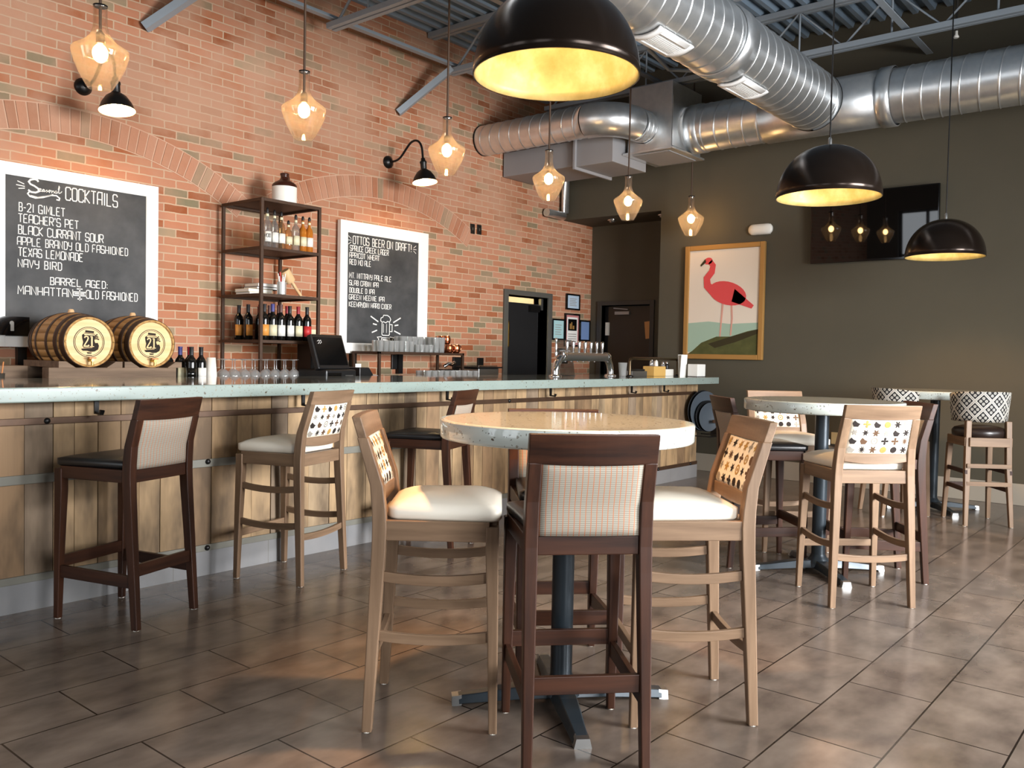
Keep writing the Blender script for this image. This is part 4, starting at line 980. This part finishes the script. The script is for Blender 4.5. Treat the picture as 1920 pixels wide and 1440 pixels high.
def spirit(label, x, y, z, col, h, lab, group, text=None):
    t = thing('spirit_bottle', label, 'spirit bottle', (x, y, z), 0, group); k = h/.32
    MB().mat(col).lathe([(0, 0), (.030, 0), (.033, .006), (.033, .185*k), (.028, .215*k), (.014, .238*k), (.012, .25*k), (.012, .295*k), (0, .295*k)], 20).make('bottle', t)
    MB().mat('cap_black').lathe([(.011, .295*k), (.012, .30*k), (.012, .32*k), (.006, .335*k), (0, .335*k)], 14).make('pourer', t)
    lb = MB().mat(lab).shell(lambda u, v: (.0340*math.sin(-1.2+2.4*u), -.0340*math.cos(-1.2+2.4*u), .05+.085*k*v), lambda u, v: (.0332*math.sin(-1.2+2.4*u), -.0332*math.cos(-1.2+2.4*u), .05+.085*k*v), 10, 1).make('paper_label', t)
    if text:
        m = MB().mat('ink'); lettering(m, text, -.026, .026, .085, .028, .004, lambda x, q, d: (.0344*math.sin(x/.034-.5), -(.0346+d)*math.cos(x/.034-.5), q)); m.make('lettering', lb)
    MB().mat('label_cream').lathe([(.0126, .262*k), (.0126, .283*k)], 14, capb=False, capt=False).make('neck_label', t)
# shelf unit
SX0, SX1, SY0, SY1 = 4.013, 4.575, 5.951, 6.50
t = thing('shelf_unit', 'tall rusty steel tube shelf unit with bottles on three shelves', 'shelf', (0, 0, ZC))
h = 2.475-ZC; r = .0125
for x in (SX0, SX1):
    for y in (SY0, SY1): bx('rust_metal', x-r, x+r, y-r, y+r, 0, h).make('post', t, .002)
for z in (1.345, 1.716, 2.09, 2.475):
    b = MB().mat('rust_metal'); a, c = z-ZC-.025, z-ZC
    b.box(SX0+r, SX1-r, SY0-r, SY0+r, a, c).box(SX0+r, SX1-r, SY1-r, SY1+r, a, c).box(SX0-r, SX0+r, SY0+r, SY1-r, a, c).box(SX1-r, SX1+r, SY0+r, SY1-r, a, c)
    sh = b.make('shelf_frame', t, .002); bx('rust_metal', SX0+r, SX1-r, SY0+r, SY1-r, c-.008, c-.001).make('shelf_plate', sh)
VX = [4.118, 4.186, 4.252, 4.322, 4.395, 4.466, 4.532]
VS = [('spirit_clear', .335, 'label_white', 'tall clear bottle with VOD on its white label'), ('spirit_clear', .325, 'label_white', 'tall clear bottle with plain white label'), ('spirit_pale', .32, 'label_white', 'pale amber bottle with white label'),
      ('spirit_pale', .255, 'label_cream', 'shortest pale bottle with cream label'), ('spirit_clear', .315, 'label_cream', 'clear bottle with yellowish cream label'), ('spirit_amber', .31, 'label_cream', 'amber bottle with cream label'), ('spirit_amber', .31, 'label_white', 'amber bottle with white label, last by the corner post')]
for x, (c, hh, lb, s) in zip(VX, VS): spirit(s + ', on the top shelf', x, 6.03, 2.09, c, hh*.93, lb, 'spirits on the top shelf', 'VOD' if 'VOD' in s else None)
t = thing('stoneware_jug', 'two tone brown and cream stoneware jug on top of the shelf unit', 'jug', (4.40, 6.2, 2.475), .5)
MB().mat('white_ceramic').lathe([(0, 0), (.098, 0), (.103, .01), (.103, .17)], 40, capt=False).make('body', t)
MB().mat('stoneware_brown').lathe([(.1035, .165), (.102, .185), (.08, .205), (.045, .225), (.034, .24), (.032, .262), (.037, .268), (.037, .282), (.026, .285)], 40, capb=False).make('shoulder', t)
MB().mat('stoneware_brown').tube([(.03, 0, .27), (.06, 0, .275), (.078, 0, .25), (.075, 0, .21)], .010, 10, up=(0, 1, 0)).make('handle', t)
m = MB().mat('ink'); 
for k, (z, w) in enumerate(((.135, .05), (.122, .035), (.11, .045))): m.shell(lambda u, v: (-.1035*math.sin(.9-w*10*.05-u*w*10), -.1035*math.cos(.9-u*w*10), z+.005*v), lambda u, v: (-.1025*math.sin(.9-u*w*10), -.1025*math.cos(.9-u*w*10), z+.005*v), 5, 1)
m.make('printed_lines', t)
WS = [(4.10, 6.03, 'foil_black', 'label_orange', 'dark wine bottle with orange label at the near post'), (4.178, 6.03, 'foil_blue', 'label_cream', 'dark wine bottle with blue foil and tall cream label'), (4.257, 6.03, 'foil_brown', 'label_white', 'dark wine bottle with brown foil and white label'),
      (4.345, 6.03, 'foil_black', 'label_white', 'dark wine bottle with black foil and white label, front row'), (4.43, 6.03, 'foil_red', 'label_cream', 'dark wine bottle with red foil and cream label, front row'), (4.52, 6.03, 'foil_black', 'label_red', 'dark wine bottle with red label at the end of the front row'),
      (4.10, 6.26, 'foil_black', 'label_orange', 'dark wine bottle with orange label, second of the orange pair at the back'), (4.09, 6.38, 'foil_black', 'label_orange', 'dark wine bottle with orange label, closest to the brick wall'),
      (4.20, 6.24, 'foil_red', 'label_white', 'wine bottle with red foil behind the blue foil one'), (4.30, 6.25, 'foil_brown', 'label_white', 'wine bottle with brown foil in the back row'), (4.39, 6.25, 'foil_brown', 'label_cream', 'wine bottle with brown foil and cream label in the back row'),
      (4.475, 6.25, 'foil_red', 'label_white', 'wine bottle with red foil at the end of the back row'), (4.30, 6.40, 'foil_black', 'label_white', 'wine bottle with black foil against the back frame')]
for x, y, f, lb, s in WS: wine(s + ', bottom shelf', x, y, 1.346, f, lb, 'wine bottles on the bottom shelf', random.uniform(.285, .30))
for i, (x0, x1, z, hh, m) in enumerate(((4.03+.03, 4.26, 1.716, .022, 'white_paper'), (4.05, 4.28, 1.7385, .028, 'label_cream'), (4.13, 4.36, 1.767, .02, 'trim_dark'), (4.14, 4.37, 1.7875, .03, 'book_grey'))):
    t = thing('book', ['white book at the bottom of the stack on the middle shelf', 'cream book second in the stack on the middle shelf', 'dark book third in the stack on the middle shelf', 'grey book on top of the stack on the middle shelf'][i], 'book', (x0, 6.18, z), 0, 'stacked books on the middle shelf')
    bx(m, 0, x1-x0, 0, .20, 0, hh).make('cover', t, .002); bx('white_paper', -.001, x1-x0-.01, -.0015, .19, .004, hh-.004).make('pages', t)
t = thing('straw_glass', 'cut glass holding straws and a red topped stick on the middle shelf', 'glass', (4.255, 6.02, 1.716))
MB().mat('clear_glass').lathe([(.03, 0), (.036, .01), (.040, .11), (.037, .11), (.033, .012), (0, .012)], 12, False).make('glass', t)
for i in range(6): MB().mat('white_paper').tube([(.012*math.cos(i), .012*math.sin(i), .012), (.03*math.cos(i+.4), .03*math.sin(i+.4), .155+.012*(i % 3))], .004, 6).make('straw', t)
MB().mat('label_red').tube([(0, .01, .10), (-.008, .012, .19)], .007, 8).make('red_stick', t)
t = thing('wooden_mallet', 'pale wooden mallet leaning on the middle shelf beside the straw glass', 'mallet', (4.43, 6.06, 1.716))
MB().mat('light_wood').at(T(-.09, 0, .165) @ RY(-35)).lathe([(.040, -.055), (.044, -.05), (.044, .05), (.040, .055)], 20).make('head', t)
MB().mat('light_wood').tube([(-.08, 0, .16), (.045, 0, .012)], .013, 10).make('handle', t)
WB = [(3.185, 5.86, 'foil_black', 'label_white', 'wine bottle half hidden behind the second barrel'), (3.255, 5.82, 'foil_blue', 'label_cream', 'wine bottle with blue foil on the back counter beside the barrel'), (3.285, 5.72, 'foil_black', 'bottle_dark', 'wine bottle with no label in front on the back counter'),
      (3.338, 5.84, 'foil_red', 'label_cream', 'wine bottle with red foil on the back counter'), (3.372, 5.74, 'foil_black', 'label_white', 'wine bottle with white label on the back counter')]
for x, y, f, lb, s in WB: wine(s, x, y, ZC, f, lb, 'wine bottles on the back counter', .275)
t = thing('cup_stack', 'stack of pale tapered paper cups on the back counter', 'cups', (3.465, 5.76, ZC)); b = MB().mat('white_ceramic')
b.lathe([(.045, .015), (.046, .02), (.032, .20), (.029, .20)], 24).make('cup', t)
MB().mat('white_ceramic').lathe([(.047, 0), (.048, .006), (.046, .02)], 24).make('lower_cup', t)

# wine glasses turned upside down
def wineglass():
    t = thing('wine_glass', '', 'wine glass', (0, 0, ZC), 0, 'upside-down wine glasses on the back counter')
    MB().mat('clear_glass').lathe([(.030, 0), (.038, .03), (.041, .06), (.034, .09), (.018, .106), (.005, .114)], 22, capb=False, capt=False).make('bowl', t)
    MB().mat('clear_glass').lathe([(.005, .114), (.0035, .13), (.0035, .178), (.006, .182)], 10, capb=False, capt=False).make('stem', t)
    MB().mat('clear_glass').lathe([(.006, .182), (.034, .187), (.034, .190), (0, .191)], 22, capb=False).make('foot', t)
    return t
wg = None; i = 0
for row, y in (('front', 5.80), ('back', 5.93)):
    for k in range(8):
        x = (3.60 if row == 'front' else 3.66)+.088*k
        if row == 'back' and k > 3: x += .05
        lab = 'clear upside-down wine glass, %s from the paper cups in the %s row' % (ORD[k], row)
        if wg is None: wg = wineglass(); wg.location = (x, y, ZC); wg['label'] = lab
        else: dup(wg, (x, y, ZC), 0, lab)

# terminal
t = thing('cash_terminal', 'black touch screen cash terminal on the back counter', 'cash register', (4.56, 5.665, ZC), .12)
MB().mat('black_plastic').box(-.19, .16, -.06, .26, 0, .115).make('base', t, .012)
MB().mat('black_plastic').at(T(-.02, .02, .115) @ RX(-20)).box(-.19, .17, -.02, .03, 0, .30).make('display_housing', t, .008)
MB().mat('black_gloss').at(T(-.02, .02, .115) @ RX(-20)).box(-.17, .15, -.024, -.02, .03, .27).make('screen', t)
m = MB().mat('chalk_dim').at(T(-.02, .02, .115) @ RX(-20)); pl = lambda x, z, d: (x, -.0245-d, z)
for ox in (0, .022): m.ribbon([(-.14+ox, .235), (-.12+ox, .245), (-.118+ox, .225), (-.138+ox, .214)], .006, pl)
m.make('screen_icon', t)
bx('black_gloss', -.17, -.02, -.064, -.058, .02, .09).make('card_slot', t); bx('steel', .03, .12, -.063, -.058, .055, .07).make('nameplate', t)
t = thing('receipt_printer', 'small black receipt printer beside the cash terminal', 'printer', (4.93, 5.86, ZC), .1)
MB().mat('black_plastic').poly([(-.07, -.1, 0), (.10, -.1, 0), (.10, -.1, .07), (.05, -.1, .13), (-.07, -.1, .13)], (0, .2, 0)).make('body', t, .008); bx('white_paper', -.04, .03, -.02, -.018, .12, .16).make('paper', t)
t = thing('clip_tray', 'small dark tray with folded bills behind the terminal', 'tray', (4.76, 6.2, ZC))
bx('black_plastic', -.14, .14, -.1, .1, 0, .36).make('stand', t, .006); MB().mat('light_wood').at(T(.0, 0, .40) @ RY(24)).box(-.11, .11, -.06, .06, -.008, .008).make('paddle', t)
bx('label_cream', -.13, -.07, -.07, -.06, .36, .45).make('card', t)
o = MB().mat('white_paper').at(RZ(20)).box(-.05, .05, -.03, .03, 0, .035).mat('paper_blue').box(-.03, .045, -.028, .028, .035, .06).make('napkin_bundle', None, .003); o.location = (5.06, 5.80, ZC)
tag(o, 'white and blue folded cloths beside the receipt printer', 'cloths')

# glass rack
GX0, GX1, GY0, GY1, GZ = 5.375, 6.53, 6.078, 6.44, 1.272
t = thing('glass_rack', 'low rusty steel rack of glasses under the beer board', 'rack', (0, 0, ZC))
for x, y in ((GX0, GY0), (GX1-.02, GY0), (GX0, GY1), (GX1-.02, GY1)): bx('rust_metal', x, x+.025, y, y+.025, 0, GZ-ZC-.02).make('leg', t, .002)
MB().mat('rust_metal').box(GX0, GX1+.005, GY0, GY0+.025, GZ-ZC-.024, GZ-ZC).box(GX0, GX1+.005, GY1, GY1+.025, GZ-ZC-.024, GZ-ZC).box(GX0, GX0+.025, GY0, GY1, GZ-ZC-.024, GZ-ZC).box(GX1-.02, GX1+.005, GY0, GY1, GZ-ZC-.024, GZ-ZC).make('top_frame', t, .002)
bx('rust_metal', GX0+.02, GX1-.015, GY0+.02, GY1+.005, GZ-ZC-.012, GZ-ZC-.002).make('top_plate', t)
def tumbler(name, r0, r1, h, group, mat='clear_glass'):
    t = thing(name, '', 'drinking glass', (0, 0, 0), 0, group)
    MB().mat(mat).lathe([(0, .0), (r0-.002, 0), (r0, .004), (r1, h), (r1-.003, h), (r0-.004, .012), (0, .012)], 18, False).make('glass_wall', t)
    return t
def rows(proto, xs, ys, z, fmt, rn):
    f = True
    for j, y in enumerate(ys):
        for i, x in enumerate(xs):
            lab = fmt % (ORD[i], rn[j])
            if f: proto.location = (x, y, z); proto['label'] = lab; f = False
            else: dup(proto, (x, y, z), random.uniform(0, 6), lab)
fb = ['front', 'back']
rows(tumbler('rocks_glass', .026, .031, .105, 'rocks glasses on the rack'), [5.43+.066*k for k in range(7)], (6.125, 6.20), GZ, 'clear rocks glass on the rack, %s from the terminal end, %s row', fb)
rows(tumbler('short_glass', .024, .028, .075, 'short glasses on the rack'), [5.905+.062*k for k in range(4)], (6.12, 6.19), GZ, 'short clear glass mid rack, %s from the rocks glasses, %s row', fb)
rows(tumbler('pint_glass', .028, .037, .155, 'pint glasses on the rack'), [5.86+.076*k for k in range(7)], (6.275, 6.355), GZ, 'tall pint glass on the rack, %s from the mid rack, %s row', ['middle', 'back'])
rows(tumbler('pint_glass', .028, .037, .152, 'front pint glasses on the rack'), [6.165+.0755*k for k in range(2)], (6.12, 6.196), GZ, 'tall pint glass near the copper mugs, %s in the %s row', fb)
def mug():
    t = thing('copper_mug', '', 'mug', (0, 0, 0), 0, 'copper mugs on the rack')
    MB().mat('copper').lathe([(0, 0), (.030, 0), (.038, .012), (.043, .04), (.041, .065), (.034, .085), (.034, .088), (.031, .086), (.038, .06), (.03, .01), (0, .006)], 26, False).make('cup', t)
    MB().mat('copper').tube([(.036, 0, .078), (.062, 0, .075), (.068, 0, .045), (.058, 0, .022), (.040, 0, .02)], .005, 8, up=(0, 1, 0)).make('handle', t)
    return t
mg = mug(); f = True
for k, (x, y, z, s) in enumerate(((6.36, 6.13, GZ, 'front pair on the rack, beside the pint glasses'), (6.465, 6.13, GZ, 'front pair, at the rack end'), (6.44, 6.24, GZ, 'behind the front pair, below the top mug'), (6.465, 6.345, GZ, 'back corner of the rack, below'), (6.43, 6.235, GZ+.089, 'stacked on top of another mug'), (6.455, 6.345, GZ+.089, 'stacked at the back corner'))):
    lab = 'shiny copper mug, ' + s
    if f: mg.location = (x, y, z); mg.rotation_euler = (0, 0, -.6); mg['label'] = lab; f = False
    else: dup(mg, (x, y, z), -.6+.5*k, lab)
rows(tumbler('coupe_glass', .024, .033, .10, 'glasses below the rack'), [5.72+.082*k for k in range(9)], (5.78, 5.90), ZC, 'small clear glass below the rack, %s from the terminal side, %s row', fb)
t = thing('steel_pan', 'small stainless lidded pan on the back counter past the rack', 'pan', (6.79, 6.1, ZC))
MB().mat('steel').box(-.16, .16, -.14, .14, 0, .12).make('pan', t, .01); MB().mat('black_plastic').box(-.19, .20, -.16, .16, .12, .135).make('lid_rim', t, .004); MB().mat('acrylic').box(-.15, .15, -.13, .13, .135, .15).make('lid', t, .004)
t = thing('bar_phone', 'black and chrome fixture on the counter behind the rack post', 'fixture', (6.62, 6.42, ZC))
bx('black_plastic', -.09, .07, -.05, .05, 0, .10).make('base', t, .01); MB().mat('chrome').tube([(-.09, -.06, .13), (-.05, -.08, .16), (.0, -.08, .15), (.05, -.08, .17)], .02, 12).make('spout', t)

# ================================================================== ON THE BAR
t = thing('beer_tap_tower', 'chrome beer tap tower with seven handles standing on the bar', 'beer tap', (0, 4.85, 1.07))
for x0, x1 in ((6.47, 6.60), (7.40, 7.29)):
    MB().mat('chrome').tube([(x0, 0, .0), (x0, 0, .06), (x0+(x1-x0)*.15, 0, .12), (x0+(x1-x0)*.5, 0, .17), (x1+(x1-x0)*.3, 0, .19)], .036, 16, up=(0, 1, 0)).make('leg', t)
    MB().mat('chrome').at(T(x0, 0, 0)).lathe([(.062, 0), (.062, .008), (.05, .018), (.04, .02)], 24).make('base_flange', t)
MB().mat('steel').tube([(6.58, 0, .19), (7.32, 0, .19)], .042, 20).make('rail', t)
for x in (6.575, 7.325): MB().mat('chrome').at(T(x, 0, .19) @ RY(90)).lathe([(.046, -.02), (.050, -.012), (.050, .012), (.046, .02)], 24).make('coupling', t)
for i in range(7):
    x = 6.66+.10*i
    h = MB().mat('chrome').at(T(x, .01, .225)).lathe([(.010, 0), (.013, .02), (.019, .10), (.017, .115), (.0, .118)], 14).make('tap_handle', t)
    MB().mat('chrome').tube([(x, .02, .19), (x, .09, .185), (x, .10, .14)], .010, 10, up=(1, 0, 0)).make('spout', t)
MB().mat('chrome').at(T(6.50, .02, .19)).lathe([(.012, 0), (.016, .03), (.010, .05), (.010, .13), (.014, .15), (.012, .17), (0, .172)], 14).make('tall_handle', t)
t = thing('acrylic_sign_holder', 'clear acrylic sheet holder standing behind the tap handles', 'sign holder', (6.90, 5.02, 1.07))
MB().mat('acrylic').at(RX(-8)).box(-.12, .12, 0, .006, 0, .36).make('panel', t); bx('acrylic', -.12, .12, -.01, .09, 0, .006).make('foot', t)
o = MB().mat('clear_glass').lathe([(0, 0), (.03, 0), (.033, .008), (.045, .14), (.042, .14), (.030, .012), (0, .012)], 14, False).make('water_glass'); o.location = (7.27, 4.62, 1.07)
tag(o, 'clear faceted drinking glass at the end leg of the tap tower', 'drinking glass')
t = thing('bar_service_rail', 'bent bronze pipe rail standing on the far end of the bar', 'rail', (0, 4.62, 1.07))
MB().mat('bronze_pipe').tube([(7.40, 0, .0), (7.40, 0, .15), (7.415, 0, .175), (7.45, 0, .185), (8.33, 0, .185), (8.365, 0, .175), (8.38, 0, .15), (8.38, 0, .0)], .016, 14, up=(0, 1, 0)).make('pipe', t)
for x in (7.40, 8.38): MB().mat('black_metal').at(T(x, 0, 0)).lathe([(.04, 0), (.04, .008), (.018, .02)], 20).make('floor_flange', t)
t = thing('condiment_tray', 'pale open tray with dark picks on the bar under the pipe rail', 'tray', (7.62, 4.72, 1.07))
bx('steel', -.13, .17, -.07, .07, 0, .055).make('tray', t, .004); bx('black_plastic', -.04, .15, -.06, .06, .055, .075).make('picks', t, .01)
o = bx('tan_plastic', -.12, .12, -.07, .07, 0, .105).make('condiment_box', None, .006); o.location = (8.02, 4.70, 1.07); tag(o, 'tan condiment box on the bar under the pipe rail', 'box')
o = bx('white_ceramic', -.10, .10, -.07, .07, 0, .075).make('sugar_caddy', None, .006); o.location = (8.25, 4.72, 1.07); tag(o, 'white sugar caddy on the bar beside the tan box', 'caddy')
for i, (x, m, s) in enumerate(((7.96, 'clear_glass', 'clear small shaker in the tan box, nearest the tap tower'), (8.05, 'white_ceramic', 'white small shaker in the tan box'), (8.20, 'clear_glass', 'clear small shaker in the white caddy'), (8.28, 'black_plastic', 'black small shaker in the white caddy'))):
    t = thing('shaker', s, 'shaker', (x, 4.70, 1.07+(.106 if i < 2 else .076)), 0, 'shakers on the bar')
    MB().mat(m).lathe([(.022, 0), (.024, .004), (.020, .05), (.014, .06)], 14).make('body', t); MB().mat('chrome').lathe([(.015, .058), (.016, .062), (.013, .078), (.004, .084)], 14).make('cap', t)
t = thing('napkin_holder', 'white napkin stack block at the very end of the bar', 'napkins', (8.42, 4.42, 1.07))
bx('white_paper', -.08, .10, -.06, .06, .004, .135).make('napkins', t, .006); bx('black_plastic', -.10, .10, -.07, .07, 0, .004).make('base', t)
for i in range(2): pass
t = thing('menu_stand', 'tall white folded menu beside the napkins on the bar end', 'menu', (8.33, 4.53, 1.07), -.3)
MB().mat('white_paper').at(RX(4)).box(-.045, .045, -.002, .002, 0, .235).at(T(.01, .028, 0) @ RX(-4)).box(-.045, .045, -.002, .002, 0, .235).make('menu_card', t)

# ================================================================== WALL PIECES
def certificate(x0, x1, z0, z1, inner, label, art=None):
    t = thing('framed_certificate', label, 'framed print', (0, 6.565, 0), 0, 'framed certificates beside the black door'); w = .022
    MB().mat('black_gloss').box(x0, x0+w, -.012, .014, z0, z1).box(x1-w, x1, -.012, .014, z0, z1).box(x0+w, x1-w, -.012, .014, z0, z0+w).box(x0+w, x1-w, -.012, .014, z1-w, z1).make('frame', t, .002)
    sh = bx(inner, x0+w, x1-w, -.002, .010, z0+w, z1-w).make('sheet', t)
    if art: art(sh, x0+w, x1-w, z0+w, z1-w)
def lines(sh, x0, x1, z0, z1):
    m = MB().mat('book_grey'); n = 5
    for i in range(n): m.box(x0+(x1-x0)*.2, x1-(x1-x0)*(.2+.08*(i % 2)), -.003, -.002, z1-(z1-z0)*(.25+.13*i)-.004, z1-(z1-z0)*(.25+.13*i)+.004)
    m.make('print', sh)
certificate(8.955, 9.253, 1.862, 2.069, 'paper_blue', 'topmost framed certificate beside the black door, pale blue sheet', lines)
certificate(8.665, 8.93, 1.465, 1.735, 'paper_teal', 'framed certificate nearest the black door, pale teal sheet', lines)
certificate(9.262, 9.50, 1.465, 1.742, 'paper_indigo', 'framed certificate against the passage corner, blue sheet', None)
certificate(8.80, 9.0, 1.17, 1.362, 'white_paper', 'lowest small framed certificate, white sheet, partly behind the taps', lines)
def tall(sh, x0, x1, z0, z1):
    mid = z0+(z1-z0)*.48
    bx('white_paper', x0+.025, x1-.025, -.004, -.002, z0+.03, z1-.025).make('mount', sh)
    bx('black_gloss', x0+.045, x1-.045, -.006, -.004, mid, z1-.05).make('photo', sh)
    m = MB().mat('picture_gold')
    for cx, r, hh in ((x0+.09, .012, .07), (x0+.12, .010, .09), (x0+.16, .016, .045)): m.box(cx-r, cx+r, -.008, -.006, mid+.02, mid+.02+hh)
    m.make('glasses_in_photo', sh)
    m = MB().mat('book_grey')
    for i in range(5): m.box(x0+.05, x1-.05, -.005, -.004, mid-.05-.03*i, mid-.04-.03*i)
    m.make('print', sh)
certificate(8.935, 9.258, 1.39, 1.815, 'mat_pink', 'tall framed print with pink mount among the certificates', tall)

# picture of a wading bird on the grey wall (a plain bird of our own)
AX, AY0, AY1, AZ0, AZ1 = 8.835, 3.864, 4.816, 1.262, 2.536
t = thing('framed_bird_picture', 'large gold framed picture of a pink bird on the grey wall', 'picture', (AX, 0, 0)); w = .055
MB().mat('picture_gold').box(0, .045, AY0, AY0+w, AZ0, AZ1).box(0, .045, AY1-w, AY1, AZ0, AZ1).box(0, .045, AY0+w, AY1-w, AZ0, AZ0+w).box(0, .045, AY0+w, AY1-w, AZ1-w, AZ1).make('frame', t, .006)
y0, y1, z0, z1 = AY0+w, AY1-w, AZ0+w, AZ1-w; WW, HH = y1-y0, z1-z0
cv = bx('art_cream', .018, .04, y0, y1, z0, z1).make('canvas', t)
def paint(key, pts, lay, nm):            # picture coordinates: s from the picture's own left, up
    MB().mat(key).poly([(.018-.0008*lay, y1-s*WW, z0+u*HH) for s, u in pts], (-.0008, 0, 0)).make(nm, cv)
paint('art_teal', [(0, .02), (1, .02), (1, .30), (.6, .29), (.3, .315), (0, .30)], 0, 'painted_water')
paint('art_rock', [(0, .0), (1, .0), (1, .24), (.85, .22), (.62, .17), (.42, .17), (.2, .11), (.07, .03)], 1, 'painted_rock')
paint('art_dark', [(.3, .10), (.62, .17), (1, .24), (1, .20), (.7, .12), (.4, .06)], 2, 'painted_shadow_band')
def blob(cx, cy, rx, ry, rot, n=26): 
    c, s = math.cos(math.radians(rot)), math.sin(math.radians(rot))
    return [(cx+rx*math.cos(2*math.pi*i/n)*c-ry*math.sin(2*math.pi*i/n)*s, cy+(rx*math.cos(2*math.pi*i/n)*s+ry*math.sin(2*math.pi*i/n)*c)*WW/HH) for i in range(n)]
def strip(pts, w0, w1):
    l, r = [], []
    for i, (x, y) in enumerate(pts):
        a = pts[max(i-1, 0)]; c = pts[min(i+1, len(pts)-1)]; dx, dy = (c[0]-a[0])*WW, (c[1]-a[1])*HH; q = math.hypot(dx, dy); ww = (w0+(w1-w0)*i/(len(pts)-1))/2
        l.append((x-dy/q*ww/WW, y+dx/q*ww/HH)); r.append((x+dy/q*ww/WW, y-dx/q*ww/HH))
    return l+r[::-1]
paint('art_leg', strip([(.50, .50), (.485, .34), (.47, .17)], .022, .016), 3, 'painted_leg'); paint('art_leg', strip([(.62, .50), (.635, .34), (.62, .18)], .022, .016), 3, 'painted_leg')
paint('art_pink', blob(.56, .58, .27, .15, -16), 4, 'painted_body'); paint('art_pink', [(.66, .62), (.93, .46), (.90, .43), (.62, .50)], 4, 'painted_tail')
paint('art_pink', strip([(.36, .60), (.27, .66), (.26, .73), (.33, .79), (.345, .85), (.30, .89)], .10, .06), 5, 'painted_neck')
paint('art_pink', blob(.275, .895, .06, .045, 10), 5, 'painted_head'); paint('art_dark', [(.23, .915), (.16, .86), (.17, .845), (.245, .885)], 6, 'painted_bill')
# television
t = thing('wall_television', 'black flat television on the grey wall behind the dome lamps', 'television', (8.80, 2.7535, 2.608)); t.rotation_euler = (0, math.radians(-3), 0)
bx('black_gloss', .0, .035, -.6095, .6095, -.346, .346).make('housing', t, .004); bx('tv_screen', -.003, .0, -.597, .597, -.326, .334).make('screen', t)
bx('black_plastic', .035, .075, -.25, .25, -.2, .2).make('wall_mount', t)
t = thing('emergency_light', 'white oblong emergency light on the grey wall above the picture', 'emergency light', (8.884, 3.933, 2.668))
b = MB().mat('enamel_white').at(RY(-90)).cushion(.115, .115, -.135, .135, 0, .03, .06, .055, 8); b.make('housing', t)
bx('white_ceramic', -.012, 0, -.11, .11, -.055, .055).make('back_plate', t, .004)
# sprinkler head and bell
t = thing('sprinkler_head', 'small white sprinkler head hanging by the long duct', 'sprinkler', (8.35, 1.95, 4.16))
MB().mat('trim_dark').tube([(0, 0, 0), (0, 0, .42)], .012, 8).make('drop_pipe', t); MB().mat('enamel_white').lathe([(.02, -.04), (.024, -.03), (.012, -.01), (.012, .02)], 14).make('head', t)
